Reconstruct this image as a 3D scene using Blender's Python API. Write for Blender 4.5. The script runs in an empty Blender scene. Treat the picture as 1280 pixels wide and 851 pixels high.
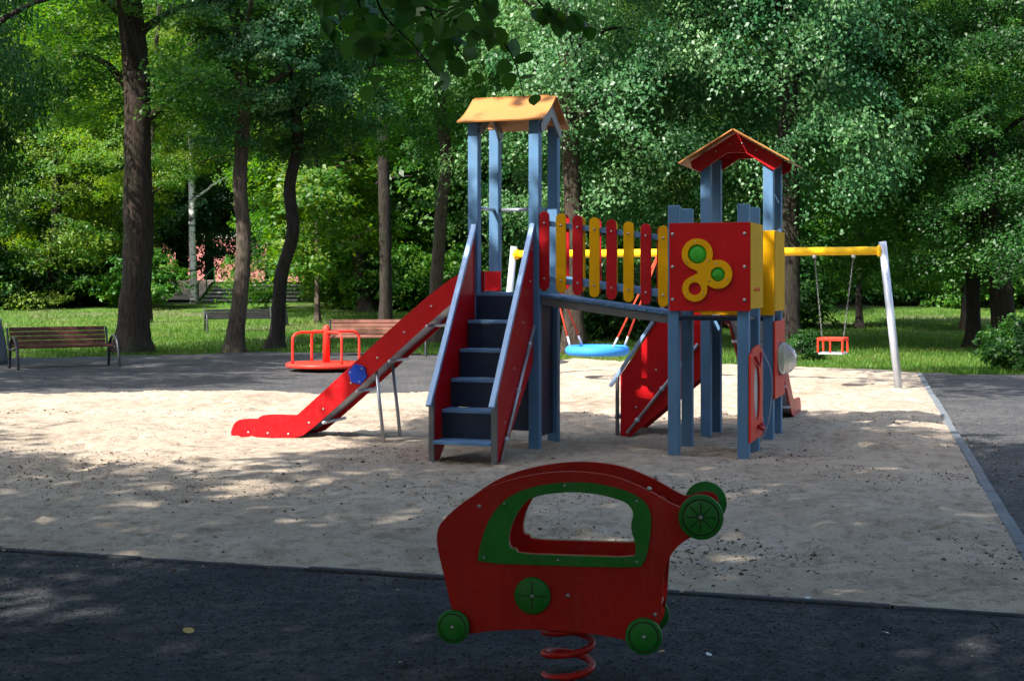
import bpy, bmesh, math, random
import numpy as np
from mathutils import Vector, Matrix
from mathutils.geometry import tessellate_polygon

scene = bpy.context.scene
C = scene.collection
R = math.radians
rng = np.random.default_rng(7)
random.seed(7)

# ------------------------------------------------------------------ camera, sky, sun, exposure
CAM_H = 1.6
F = 1700.0 / 1280.0
cam_d = bpy.data.cameras.new('camera')
cam_d.sensor_width = 36.0
cam_d.lens = 36.0 * F
cam_d.shift_y = -73.5 / 1280.0
cam_d.clip_end = 1000
cam = bpy.data.objects.new('camera', cam_d)
cam.location = (0, 0, CAM_H)
cam.rotation_euler = (R(90), 0, 0)
C.objects.link(cam)
scene.camera = cam

SUN_EL = R(45)
SH = Vector((0.75, 0.66)).normalized()          # horizontal direction in which shadows fall
SHIFT = 1.0 / math.tan(SUN_EL)                  # metres of shadow per metre of height
world = bpy.data.worlds.new('World')
scene.world = world
world.use_nodes = True
wn = world.node_tree
wn.nodes.clear()
sky = wn.nodes.new('ShaderNodeTexSky')
sky.sky_type = 'NISHITA'
sky.sun_disc = False
sky.sun_elevation = SUN_EL
sky.sun_rotation = math.atan2(-SH.x, -SH.y)
sky.air_density = 1.0
sky.dust_density = 2.5
sky.ozone_density = 1.0
bg = wn.nodes.new('ShaderNodeBackground')
bg.inputs['Strength'].default_value = 0.15
wo = wn.nodes.new('ShaderNodeOutputWorld')
wn.links.new(sky.outputs[0], bg.inputs[0])
wn.links.new(bg.outputs[0], wo.inputs[0])
sun_d = bpy.data.lights.new('sun', 'SUN')
sun_d.energy = 4.0
sun_d.angle = R(0.53)
sun_d.color = (1.0, 0.95, 0.87)
sun = bpy.data.objects.new('sun', sun_d)
sun.rotation_euler = Vector((SH.x * math.cos(SUN_EL), SH.y * math.cos(SUN_EL), -math.sin(SUN_EL))).to_track_quat('-Z', 'Y').to_euler()
sun.location = (-20, -20, 30)
C.objects.link(sun)
scene.view_settings.view_transform = 'Standard'
scene.view_settings.look = 'None'
scene.view_settings.gamma = 1.0
scene.view_settings.exposure = 1.6
scene.render.engine = 'CYCLES'
scene.cycles.use_denoising = True
scene.cycles.max_bounces = 6
scene.cycles.diffuse_bounces = 4
scene.cycles.glossy_bounces = 2
scene.cycles.transmission_bounces = 4
scene.cycles.transparent_max_bounces = 8
scene.cycles.sample_clamp_indirect = 4.0


def gpt(px, py, z=0.0):
    """ground point seen at a photo pixel"""
    Y = (CAM_H - z) * 1700.0 / (py - 352.0)
    return Vector(((px - 640.0) * Y / 1700.0, Y, z))


# ------------------------------------------------------------------ materials
def new_mat(name):
    m = bpy.data.materials.new(name)
    m.use_nodes = True
    nt = m.node_tree
    b = nt.nodes['Principled BSDF']
    return m, nt, b


def noise(nt, scale, detail=4, rough=0.55, coord='Object', vec=None):
    n = nt.nodes.new('ShaderNodeTexNoise')
    n.inputs['Scale'].default_value = scale
    n.inputs['Detail'].default_value = detail
    n.inputs['Roughness'].default_value = rough
    if vec is None:
        tc = nt.nodes.new('ShaderNodeTexCoord')
        vec = tc.outputs[coord]
    nt.links.new(vec, n.inputs['Vector'])
    return n


def ramp(nt, src, stops):
    r = nt.nodes.new('ShaderNodeValToRGB')
    e = r.color_ramp.elements
    while len(e) > 1:
        e.remove(e[-1])
    e[0].position = stops[0][0]
    e[0].color = (*stops[0][1], 1)
    for p, c in stops[1:]:
        x = e.new(p)
        x.color = (*c, 1)
    nt.links.new(src, r.inputs['Fac'])
    return r


def bump(nt, b, src, strength, dist=0.01, prev=None):
    bp = nt.nodes.new('ShaderNodeBump')
    bp.inputs['Strength'].default_value = strength
    bp.inputs['Distance'].default_value = dist
    nt.links.new(src, bp.inputs['Height'])
    if prev is not None:
        nt.links.new(prev.outputs[0], bp.inputs['Normal'])
    nt.links.new(bp.outputs[0], b.inputs['Normal'])
    return bp


def scale_c(c, k):
    return tuple(min(1, x * k) for x in c)


def mixc(a, b, t):
    return tuple(x * (1 - t) + y * t for x, y in zip(a, b))


def paint(name, col, rough=0.4, var=0.12, dirt=0.25, metallic=0.0, bumpk=0.05, dirt_col=(0.25, 0.21, 0.17)):
    m, nt, b = new_mat(name)
    n1 = noise(nt, 3.0, 5, 0.6)
    n2 = noise(nt, 26.0, 6, 0.7)
    r1 = ramp(nt, n1.outputs[0], [(0.3, scale_c(col, 1 - var)), (0.7, scale_c(col, 1 + var))])
    r2 = ramp(nt, n2.outputs[0], [(0.50, (0, 0, 0)), (0.78, (dirt, dirt, dirt))])
    mx = nt.nodes.new('ShaderNodeMix')
    mx.data_type = 'RGBA'
    nt.links.new(r2.outputs[0], mx.inputs[0])
    nt.links.new(r1.outputs[0], mx.inputs[6])
    mx.inputs[7].default_value = (*dirt_col, 1)
    tc = nt.nodes.new('ShaderNodeTexCoord')
    mp = nt.nodes.new('ShaderNodeMapping')
    mp.inputs['Scale'].default_value = (16, 16, 1.1)
    nt.links.new(tc.outputs['Object'], mp.inputs['Vector'])
    n3 = noise(nt, 1.0, 6, 0.7, vec=mp.outputs[0])
    r3 = ramp(nt, n3.outputs[0], [(0.52, (0, 0, 0)), (0.8, (dirt * 1.6,) * 3)])
    mx2 = nt.nodes.new('ShaderNodeMix')
    mx2.data_type = 'RGBA'
    nt.links.new(r3.outputs[0], mx2.inputs[0])
    nt.links.new(mx.outputs[2], mx2.inputs[6])
    mx2.inputs[7].default_value = (*mixc(dirt_col, col, .35), 1)
    nt.links.new(mx2.outputs[2], b.inputs['Base Color'])
    rr = ramp(nt, n2.outputs[0], [(0.3, (rough * 0.8,) * 3), (0.75, (min(1, rough * 1.45),) * 3)])
    nt.links.new(rr.outputs[0], b.inputs['Roughness'])
    b.inputs['Metallic'].default_value = metallic
    if metallic == 0:
        b.inputs['Specular IOR Level'].default_value = 0.25
    if bumpk:
        bump(nt, b, n2.outputs[0], bumpk, 0.004)
    return m


M = {}
M['blue'] = paint('blue_post', (0.085, 0.19, 0.335), 0.5, 0.14, 0.16)
M['red'] = paint('red_panel', (0.46, 0.002, 0.006), 0.42, 0.10, 0.03)
M['redp'] = paint('red_picket', (0.42, 0.002, 0.009), 0.42, 0.10, 0.03)
M['yellow'] = ypaint = paint('yellow_panel', (0.74, 0.36, 0.004), 0.55, 0.08, 0.06)
for _n in ypaint.node_tree.nodes:
    if _n.type == 'BSDF_PRINCIPLED':
        _n.inputs['Specular IOR Level'].default_value = 0.06
M['orange'] = paint('orange_roof', (0.42, 0.18, 0.05), 0.5, 0.06, 0.12)
M['navy'] = paint('navy_board', (0.013, 0.024, 0.052), 0.5, 0.2, 0.05)
M['steel'] = paint('steel', (0.42, 0.46, 0.52), 0.38, 0.1, 0.15, metallic=0.7)
M['rail'] = paint('light_blue_rail', (0.30, 0.44, 0.66), 0.35, 0.1, 0.10, metallic=0.25)
M['greysteel'] = paint('grey_steel', (0.15, 0.15, 0.16), 0.45, 0.12, 0.15, metallic=0.5)
M['deckblue'] = paint('blue_deck', (0.11, 0.235, 0.43), 0.55, 0.15, 0.35)
M['bolt'] = paint('bolt', (0.45, 0.44, 0.42), 0.35, 0.1, 0.1, metallic=0.8)
M['ridered'] = paint('rider_red', (0.37, 0.006, 0.0025), 0.4, 0.16, 0.09)
M['ridergreen'] = paint('rider_green', (0.010, 0.15, 0.015), 0.45, 0.16, 0.14)
M['black'] = paint('black_line', (0.012, 0.014, 0.012), 0.5, 0.1, 0.05)
M['hexblue'] = paint('hex_blue', (0.01, 0.05, 0.42), 0.4, 0.08, 0.05)
M['roundred'] = paint('carousel_red', (0.72, 0.035, 0.022), 0.4, 0.06, 0.12)
M['swingyellow'] = paint('swing_yellow', (0.90, 0.52, 0.01), 0.4, 0.06, 0.08)
M['galv'] = paint('galvanised', (0.50, 0.54, 0.62), 0.42, 0.1, 0.15, metallic=0.45)
M['rope'] = paint('red_rope', (0.62, 0.06, 0.03), 0.8, 0.15, 0.1)
M['ringblue'] = paint('ring_blue', (0.03, 0.24, 0.75), 0.6, 0.12, 0.1)
M['seatred'] = paint('seat_red', (0.75, 0.03, 0.01), 0.5, 0.06, 0.1)
M['concrete'] = paint('concrete', (0.42, 0.40, 0.37), 0.85, 0.15, 0.3, bumpk=0.3)
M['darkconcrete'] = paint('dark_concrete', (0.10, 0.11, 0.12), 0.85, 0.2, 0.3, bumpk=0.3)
M['benchwood_a'] = paint('bench_wood_brown', (0.07, 0.018, 0.013), 0.55, 0.25, 0.2)
M['benchwood_b'] = paint('bench_wood_dark', (0.014, 0.014, 0.017), 0.5, 0.25, 0.15)
M['benchwood_c'] = paint('bench_wood_red', (0.22, 0.085, 0.06), 0.6, 0.2, 0.2)
M['iron'] = paint('black_iron', (0.018, 0.02, 0.024), 0.4, 0.15, 0.1, metallic=0.2)
M['kerb'] = paint('dark_kerb', (0.035, 0.04, 0.05), 0.8, 0.2, 0.3, bumpk=0.3)
M['kerblight'] = paint('grey_kerb', (0.13, 0.145, 0.16), 0.85, 0.2, 0.3, bumpk=0.3)
M['wallpink'] = paint('pink_render', (0.46, 0.17, 0.16), 0.9, 0.1, 0.15, bumpk=0.2)
M['wallwhite'] = paint('white_render', (0.68, 0.66, 0.63), 0.9, 0.08, 0.15, bumpk=0.2)
M['roofgrey'] = paint('grey_roof', (0.14, 0.12, 0.12), 0.8, 0.15, 0.2)
M['windowglass'] = paint('window_dark', (0.03, 0.04, 0.05), 0.12, 0.1, 0.05)


def glass_like(name, col, rough=0.1, trans=0.85, alpha_mix=0.0):
    m, nt, b = new_mat(name)
    b.inputs['Base Color'].default_value = (*col, 1)
    b.inputs['Roughness'].default_value = rough
    b.inputs['Transmission Weight'].default_value = trans
    b.inputs['IOR'].default_value = 1.25
    n = noise(nt, 40, 4)
    rr = ramp(nt, n.outputs[0], [(0.4, (rough,) * 3), (0.75, (rough + 0.2,) * 3)])
    nt.links.new(rr.outputs[0], b.inputs['Roughness'])
    return m


M['dome'] = glass_like('clear_dome', (0.85, 0.88, 0.92), 0.08, 0.85)


def translucent(name, col):
    m, nt, b = new_mat(name)
    n = noise(nt, 12, 3)
    r = ramp(nt, n.outputs[0], [(0.3, scale_c(col, 0.85)), (0.7, scale_c(col, 1.1))])
    nt.links.new(r.outputs[0], b.inputs['Base Color'])
    b.inputs['Roughness'].default_value = 0.15
    t = nt.nodes.new('ShaderNodeBsdfTranslucent')
    nt.links.new(r.outputs[0], t.inputs['Color'])
    mx = nt.nodes.new('ShaderNodeMixShader')
    mx.inputs[0].default_value = 0.6
    nt.links.new(b.outputs[0], mx.inputs[1])
    nt.links.new(t.outputs[0], mx.inputs[2])
    nt.links.new(mx.outputs[0], nt.nodes['Material Output'].inputs['Surface'])
    return m


M['greenwindow'] = translucent('green_acrylic', (0.14, 0.75, 0.10))


def leaf_mat(name, stops, trans=0.4, rough=0.42, spec=0.5):
    m, nt, b = new_mat(name)
    a = nt.nodes.new('ShaderNodeAttribute')
    a.attribute_name = 'tint'
    oi = nt.nodes.new('ShaderNodeObjectInfo')
    ad = nt.nodes.new('ShaderNodeMath')
    ad.operation = 'MULTIPLY_ADD'
    nt.links.new(oi.outputs['Random'], ad.inputs[0])
    ad.inputs[1].default_value = 0.24
    nt.links.new(a.outputs['Fac'], ad.inputs[2])
    sb = nt.nodes.new('ShaderNodeMath')
    sb.operation = 'SUBTRACT'
    nt.links.new(ad.outputs[0], sb.inputs[0])
    sb.inputs[1].default_value = 0.12
    r = ramp(nt, sb.outputs[0], stops)
    nt.links.new(r.outputs[0], b.inputs['Base Color'])
    b.inputs['Roughness'].default_value = rough
    b.inputs['Specular IOR Level'].default_value = spec
    t = nt.nodes.new('ShaderNodeBsdfTranslucent')
    hs = nt.nodes.new('ShaderNodeHueSaturation')
    hs.inputs['Hue'].default_value = 0.48
    hs.inputs['Saturation'].default_value = 1.1
    hs.inputs['Value'].default_value = 1.7
    nt.links.new(r.outputs[0], hs.inputs['Color'])
    nt.links.new(hs.outputs[0], t.inputs['Color'])
    mx = nt.nodes.new('ShaderNodeMixShader')
    mx.inputs[0].default_value = trans
    nt.links.new(b.outputs[0], mx.inputs[1])
    nt.links.new(t.outputs[0], mx.inputs[2])
    nt.links.new(mx.outputs[0], nt.nodes['Material Output'].inputs['Surface'])
    return m


M['leaf'] = leaf_mat('leaf_green', [(0.0, (0.02, 0.09, 0.014)), (0.5, (0.05, 0.17, 0.02)), (1.0, (0.13, 0.25, 0.03))], 0.45, 0.45, 0.35)
M['leaf_blue'] = leaf_mat('leaf_cool_green', [(0.0, (0.016, 0.085, 0.026)), (0.5, (0.045, 0.15, 0.047)), (1.0, (0.13, 0.25, 0.085))], 0.38, 0.46, 0.5)
M['leaf_yellow'] = leaf_mat('leaf_warm_green', [(0.0, (0.025, 0.10, 0.012)), (0.5, (0.062, 0.165, 0.016)), (1.0, (0.16, 0.23, 0.024))], 0.5, 0.45, 0.35)
M['leaf_dark'] = leaf_mat('leaf_dark_green', [(0.0, (0.01, 0.05, 0.01)), (0.5, (0.022, 0.09, 0.014)), (1.0, (0.06, 0.14, 0.02))], 0.4, 0.45, 0.35)
M['grass'] = leaf_mat('grass_blade', [(0.0, (0.035, 0.10, 0.014)), (0.6, (0.08, 0.17, 0.022)), (1.0, (0.22, 0.23, 0.07))], 0.35, 0.5, 0.25)


def bark(name, col, k=1.0):
    m, nt, b = new_mat(name)
    tc = nt.nodes.new('ShaderNodeTexCoord')
    mp = nt.nodes.new('ShaderNodeMapping')
    mp.inputs['Scale'].default_value = (1, 1, 0.16)
    nt.links.new(tc.outputs['Object'], mp.inputs['Vector'])
    n = noise(nt, 22, 7, 0.65, vec=mp.outputs[0])
    n2 = noise(nt, 1.3, 4, 0.6)
    r = ramp(nt, n.outputs[0], [(0.32, scale_c(col, 0.35)), (0.55, col), (0.78, scale_c(col, 1.6))])
    r2 = ramp(nt, n2.outputs[0], [(0.5, (0, 0, 0)), (0.75, (0.4, 0.4, 0.4))])
    mx = nt.nodes.new('ShaderNodeMix')
    mx.data_type = 'RGBA'
    nt.links.new(r2.outputs[0], mx.inputs[0])
    nt.links.new(r.outputs[0], mx.inputs[6])
    mx.inputs[7].default_value = (0.055, 0.07, 0.03, 1)
    nt.links.new(mx.outputs[2], b.inputs['Base Color'])
    b.inputs['Roughness'].default_value = 0.9
    b.inputs['Specular IOR Level'].default_value = 0.2
    bump(nt, b, n.outputs[0], 1.0 * k, 0.07)
    return m


M['bark'] = bark('bark_brown', (0.055, 0.040, 0.031))
M['bark_dark'] = bark('bark_dark', (0.035, 0.028, 0.024))
M['bark_grey'] = bark('bark_grey', (0.10, 0.078, 0.06), 0.8)


def birch():
    m, nt, b = new_mat('birch_bark')
    tc = nt.nodes.new('ShaderNodeTexCoord')
    mp = nt.nodes.new('ShaderNodeMapping')
    mp.inputs['Scale'].default_value = (1, 1, 3.0)
    nt.links.new(tc.outputs['Object'], mp.inputs['Vector'])
    n = noise(nt, 3, 5, 0.6, vec=mp.outputs[0])
    r = ramp(nt, n.outputs[0], [(0.40, (0.04, 0.04, 0.04)), (0.47, (0.6, 0.58, 0.56)), (0.8, (0.78, 0.76, 0.74))])
    nt.links.new(r.outputs[0], b.inputs['Base Color'])
    b.inputs['Roughness'].default_value = 0.8
    return m


M['birch'] = birch()


def sand_mat():
    m, nt, b = new_mat('sand')
    n1 = noise(nt, 0.7, 5, 0.6)
    n2 = noise(nt, 9, 7, 0.7)
    n3 = noise(nt, 190, 3, 0.7)
    n4 = noise(nt, 24, 5, 0.75)
    r1 = ramp(nt, n1.outputs[0], [(0.3, (0.43, 0.352, 0.272)), (0.7, (0.54, 0.462, 0.372))])
    r2 = ramp(nt, n2.outputs[0], [(0.30, (0.55, 0.51, 0.46)), (0.52, (1, 1, 1))])
    r4 = ramp(nt, n4.outputs[0], [(0.30, (0.22, 0.18, 0.15)), (0.42, (1, 1, 1))])
    r3 = ramp(nt, n3.outputs[0], [(0.3, (0.45, 0.42, 0.39)), (0.6, (1.05, 1.05, 1.05))])
    cur = r1.outputs[0]
    for r in (r2, r3, r4):
        mx = nt.nodes.new('ShaderNodeMix')
        mx.data_type = 'RGBA'
        mx.blend_type = 'MULTIPLY'
        mx.inputs[0].default_value = 1
        nt.links.new(cur, mx.inputs[6])
        nt.links.new(r.outputs[0], mx.inputs[7])
        cur = mx.outputs[2]
    n5 = noise(nt, 2.6, 9, 0.82)
    n6 = noise(nt, 0.45, 3, 0.5)
    sm = nt.nodes.new('ShaderNodeMath')
    sm.operation = 'MULTIPLY_ADD'
    nt.links.new(n6.outputs[0], sm.inputs[0])
    sm.inputs[1].default_value = 0.55
    nt.links.new(n5.outputs[0], sm.inputs[2])
    r5 = ramp(nt, sm.outputs[0], [(0.80, (0, 0, 0)), (0.98, (0.75, 0.75, 0.75))])
    mx = nt.nodes.new('ShaderNodeMix')
    mx.data_type = 'RGBA'
    nt.links.new(r5.outputs[0], mx.inputs[0])
    nt.links.new(cur, mx.inputs[6])
    mx.inputs[7].default_value = (0.20, 0.15, 0.105, 1)
    nt.links.new(mx.outputs[2], b.inputs['Base Color'])
    b.inputs['Roughness'].default_value = 0.95
    b.inputs['Specular IOR Level'].default_value = 0.1
    b1 = bump(nt, b, n2.outputs[0], 0.8, 0.04)
    bump(nt, b, n3.outputs[0], 0.5, 0.008, b1)
    return m


M['sand'] = sand_mat()


def gravel_mat(name, base, dust=0.2):
    m, nt, b = new_mat(name)
    tc = nt.nodes.new('ShaderNodeTexCoord')
    v = nt.nodes.new('ShaderNodeTexVoronoi')
    v.inputs['Scale'].default_value = 95
    nt.links.new(tc.outputs['Object'], v.inputs['Vector'])
    n1 = noise(nt, 0.9, 5, 0.65)
    n2 = noise(nt, 14, 6, 0.75)
    r1 = ramp(nt, n1.outputs[0], [(0.3, scale_c(base, 0.7)), (0.72, mixc(scale_c(base, 1.25), (0.24, 0.21, 0.18), 0.25))])
    r2 = ramp(nt, n2.outputs[0], [(0.32, (0.18, 0.19, 0.22)), (0.58, (1, 1, 1)), (0.8, (1.7, 1.55, 1.4))])
    r3 = ramp(nt, v.outputs['Color'], [(0.0, (0.25, 0.25, 0.27)), (0.7, (0.9, 0.9, 0.9)), (1.0, (1.5, 1.45, 1.4))])
    cur = r1.outputs[0]
    for r in (r2, r3):
        mx = nt.nodes.new('ShaderNodeMix')
        mx.data_type = 'RGBA'
        mx.blend_type = 'MULTIPLY'
        mx.inputs[0].default_value = 1
        nt.links.new(cur, mx.inputs[6])
        nt.links.new(r.outputs[0], mx.inputs[7])
        cur = mx.outputs[2]
    n5 = noise(nt, 1.7, 9, 0.78)
    r5 = ramp(nt, n5.outputs[0], [(0.54, (0, 0, 0)), (0.76, (dust,) * 3)])
    mx = nt.nodes.new('ShaderNodeMix')
    mx.data_type = 'RGBA'
    nt.links.new(r5.outputs[0], mx.inputs[0])
    nt.links.new(cur, mx.inputs[6])
    mx.inputs[7].default_value = (0.20, 0.17, 0.14, 1)
    nt.links.new(mx.outputs[2], b.inputs['Base Color'])
    b.inputs['Roughness'].default_value = 0.9
    b.inputs['Specular IOR Level'].default_value = 0.25
    b1 = bump(nt, b, v.outputs['Distance'], -0.6, 0.01)
    bump(nt, b, n2.outputs[0], 0.6, 0.03, b1)
    return m


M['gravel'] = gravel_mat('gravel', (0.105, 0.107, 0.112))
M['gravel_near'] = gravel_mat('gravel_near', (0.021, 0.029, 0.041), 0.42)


def lawn_mat():
    m, nt, b = new_mat('lawn')
    n1 = noise(nt, 0.22, 5, 0.6)
    n2 = noise(nt, 3.5, 6, 0.7)
    n3 = noise(nt, 30, 4, 0.7)
    grass = ramp(nt, n2.outputs[0], [(0.3, (0.03, 0.08, 0.014)), (0.55, (0.075, 0.15, 0.022)), (0.8, (0.16, 0.18, 0.045))])
    soil = ramp(nt, n3.outputs[0], [(0.3, (0.10, 0.08, 0.055)), (0.7, (0.24, 0.20, 0.15))])
    f = ramp(nt, n1.outputs[0], [(0.50, (0, 0, 0)), (0.62, (0.8, 0.8, 0.8))])
    mx = nt.nodes.new('ShaderNodeMix')
    mx.data_type = 'RGBA'
    nt.links.new(f.outputs[0], mx.inputs[0])
    nt.links.new(grass.outputs[0], mx.inputs[6])
    nt.links.new(soil.outputs[0], mx.inputs[7])
    nt.links.new(mx.outputs[2], b.inputs['Base Color'])
    b.inputs['Roughness'].default_value = 0.95
    b.inputs['Specular IOR Level'].default_value = 0.15
    bump(nt, b, n3.outputs[0], 0.8, 0.05)
    return m


M['lawn'] = lawn_mat()
M['bank'] = paint('bare_earth', (0.34, 0.27, 0.21), 0.95, 0.25, 0.2, bumpk=0.5)
M['pebble'] = leaf_mat('pebble', [(0.0, (0.024, 0.028, 0.034)), (0.6, (0.06, 0.066, 0.075)), (0.95, (0.13, 0.125, 0.12)), (1.0, (0.36, 0.35, 0.33))], 0.0, 0.85, 0.2)
M['clod'] = leaf_mat('clod', [(0.0, (0.05, 0.036, 0.027)), (0.6, (0.17, 0.13, 0.10)), (1.0, (0.40, 0.34, 0.28))], 0.0, 0.95, 0.1)
M['dryleaf'] = paint('dry_leaf', (0.42, 0.30, 0.09), 0.7, 0.25, 0.2)
M['paper'] = paint('paper_scrap', (0.62, 0.66, 0.64), 0.7, 0.1, 0.1)


# ------------------------------------------------------------------ mesh helpers
def link(o, parent=None):
    C.objects.link(o)
    if parent is not None:
        o.parent = parent
    return o


def tag(o, label=None, cat=None, group=None, kind=None):
    if label: o['label'] = label
    if cat: o['category'] = cat
    if group: o['group'] = group
    if kind: o['kind'] = kind
    return o


def thing(name, label, cat, loc=(0, 0, 0), rz=0.0, group=None):
    o = bpy.data.objects.new(name, None)
    o.empty_display_size = 0.2
    o.location = loc
    o.rotation_euler = (0, 0, rz)
    C.objects.link(o)
    return tag(o, label, cat, group)


def mesh(name, verts, faces, smooth=False):
    me = bpy.data.meshes.new(name)
    me.from_pydata([tuple(v) for v in verts], [], faces)
    me.update()
    if smooth:
        me.polygons.foreach_set('use_smooth', [True] * len(me.polygons))
    return me


def obj(name, me, mat, parent=None, bevel=0.0, seg=2):
    o = bpy.data.objects.new(name, me)
    if not me.materials:
        me.materials.append(M[mat])
    link(o, parent)
    if bevel:
        md = o.modifiers.new('bevel', 'BEVEL')
        md.width = bevel
        md.segments = seg
        md.limit_method = 'ANGLE'
        md.angle_limit = R(40)
    return o


class MB:
    def __init__(self):
        self.v, self.f, self.sm = [], [], []

    def add(self, vs, fs, smooth=False):
        k = len(self.v)
        self.v += [tuple(p) for p in vs]
        self.f += [tuple(i + k for i in q) for q in fs]
        self.sm += [smooth] * len(fs)
        return self

    def box(self, x0, x1, y0, y1, z0, z1):
        vs = [(x, y, z) for x in (x0, x1) for y in (y0, y1) for z in (z0, z1)]
        fs = [(0, 1, 3, 2), (4, 6, 7, 5), (0, 4, 5, 1), (2, 3, 7, 6), (0, 2, 6, 4), (1, 5, 7, 3)]
        return self.add(vs, fs)

    def beam(self, p, q, w, h, up=(0, 0, 1)):
        """rectangular bar from p to q, w sideways, h along up"""
        p, q = Vector(p), Vector(q)
        d = (q - p).normalized()
        s = d.cross(Vector(up)).normalized()
        u = s.cross(d)
        vs = [e + s * (a * w / 2) + u * (b * h / 2) for e in (p, q) for a, b in ((-1, -1), (1, -1), (1, 1), (-1, 1))]
        fs = [(3, 2, 1, 0), (4, 5, 6, 7)] + [(i, (i + 1) % 4, 4 + (i + 1) % 4, 4 + i) for i in range(4)]
        return self.add(vs, fs)

    def tube(self, pts, rad, n=10, caps=True, closed=False):
        pts = [Vector(p) for p in pts]
        m = len(pts)
        rr = rad if hasattr(rad, '__len__') else [rad] * m
        vs, fs = [], []
        prev = None
        for i, p in enumerate(pts):
            if closed:
                t = (pts[(i + 1) % m] - pts[i - 1]).normalized()
            else:
                t = (pts[min(i + 1, m - 1)] - pts[max(i - 1, 0)]).normalized()
            if prev is None:
                a = t.orthogonal().normalized()
            else:
                a = (prev - t * prev.dot(t)).normalized()
            prev = a
            bb = t.cross(a)
            for k in range(n):
                an = 2 * math.pi * k / n
                vs.append(p + (a * math.cos(an) + bb * math.sin(an)) * rr[i])
        for i in range(m if closed else m - 1):
            j = (i + 1) % m
            for k in range(n):
                k2 = (k + 1) % n
                fs.append((i * n + k, i * n + k2, j * n + k2, j * n + k))
        if caps and not closed:
            fs.append(tuple(reversed(range(n))))
            fs.append(tuple((m - 1) * n + k for k in range(n)))
        return self.add(vs, fs, True)

    def lathe(self, prof, n=24, frame=None):
        """prof: (radius, height); frame maps local xyz"""
        vs, fs = [], []
        for r, z in prof:
            for k in range(n):
                an = 2 * math.pi * k / n
                p = Vector((r * math.cos(an), r * math.sin(an), z))
                vs.append(frame @ p if frame else p)
        for i in range(len(prof) - 1):
            for k in range(n):
                k2 = (k + 1) % n
                fs.append((i * n + k, i * n + k2, (i + 1) * n + k2, (i + 1) * n + k))
        fs.append(tuple(reversed(range(n))))
        fs.append(tuple((len(prof) - 1) * n + k for k in range(n)))
        return self.add(vs, fs, True)

    def prism(self, outer, holes, mapf, t0, t1):
        """flat plate: outline (2d) with holes, mapf(x, y, t) -> 3d, thickness from t0 to t1"""
        loops = [outer] + list(holes)
        tris = tessellate_polygon([[Vector((x, y, 0)) for x, y in lp] for lp in loops])
        flat = [p for lp in loops for p in lp]
        n = len(flat)
        vs = [mapf(x, y, t0) for x, y in flat] + [mapf(x, y, t1) for x, y in flat]
        fs = [tuple(t) for t in tris] + [tuple(i + n for i in reversed(t)) for t in tris]
        k = 0
        for lp in loops:
            m = len(lp)
            for i in range(m):
                a, b = k + i, k + (i + 1) % m
                fs.append((a, b, b + n, a + n))
            k += m
        return self.add(vs, fs)

    def build(self, name, mat, parent=None, bevel=0.0, seg=2):
        me = bpy.data.meshes.new(name)
        me.from_pydata(self.v, [], self.f)
        bm = bmesh.new()
        bm.from_mesh(me)
        bmesh.ops.recalc_face_normals(bm, faces=bm.faces)
        bm.to_mesh(me)
        bm.free()
        if len(self.sm) == len(me.polygons):
            me.polygons.foreach_set('use_smooth', self.sm)
        return obj(name, me, mat, parent, bevel, seg)


def circle(cx, cy, r, n=24, a0=0.0):
    return [(cx + r * math.cos(a0 + 2 * math.pi * k / n), cy + r * math.sin(a0 + 2 * math.pi * k / n)) for k in range(n)]


def smooth_loop(pts, it=2, closed=True):
    for _ in range(it):
        out = []
        n = len(pts)
        for i in range(n if closed else n - 1):
            p, q = pts[i], pts[(i + 1) % n]
            out.append((p[0] * .75 + q[0] * .25, p[1] * .75 + q[1] * .25))
            out.append((p[0] * .25 + q[0] * .75, p[1] * .25 + q[1] * .75))
        if not closed:
            out = [pts[0]] + out + [pts[-1]]
        pts = out
    return pts


def spline(pts, k=6):
    """Catmull-Rom through 3d points"""
    P = [Vector(p) for p in pts]
    P = [P[0] * 2 - P[1]] + P + [P[-1] * 2 - P[-2]]
    out = []
    for i in range(1, len(P) - 2):
        for j in range(k):
            t = j / k
            a, b, c, d = P[i - 1], P[i], P[i + 1], P[i + 2]
            out.append(0.5 * ((2 * b) + (c - a) * t + (2 * a - 5 * b + 4 * c - d) * t * t + (3 * b - a - 3 * c + d) * t ** 3))
    out.append(P[-2])
    return out


def vnoise(x, y, seed=0):
    """smooth value noise, numpy arrays"""
    xi, yi = np.floor(x).astype(np.int64), np.floor(y).astype(np.int64)
    xf, yf = x - xi, y - yi
    xf, yf = xf * xf * (3 - 2 * xf), yf * yf * (3 - 2 * yf)

    def h(a, b):
        n = (a * 374761393 + b * 668265263 + seed * 974634777) & 0x7fffffff
        n = ((n ^ (n >> 13)) * 1274126177) & 0x7fffffff
        return ((n ^ (n >> 16)) & 0xffff) / 65535.0
    return (h(xi, yi) * (1 - xf) + h(xi + 1, yi) * xf) * (1 - yf) + (h(xi, yi + 1) * (1 - xf) + h(xi + 1, yi + 1) * xf) * yf


def fbm(x, y, seed=0, octv=4):
    s, a = 0, 0.5
    for k in range(octv):
        s = s + a * vnoise(x * 2 ** k, y * 2 ** k, seed + k)
        a *= 0.5
    return s


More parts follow.
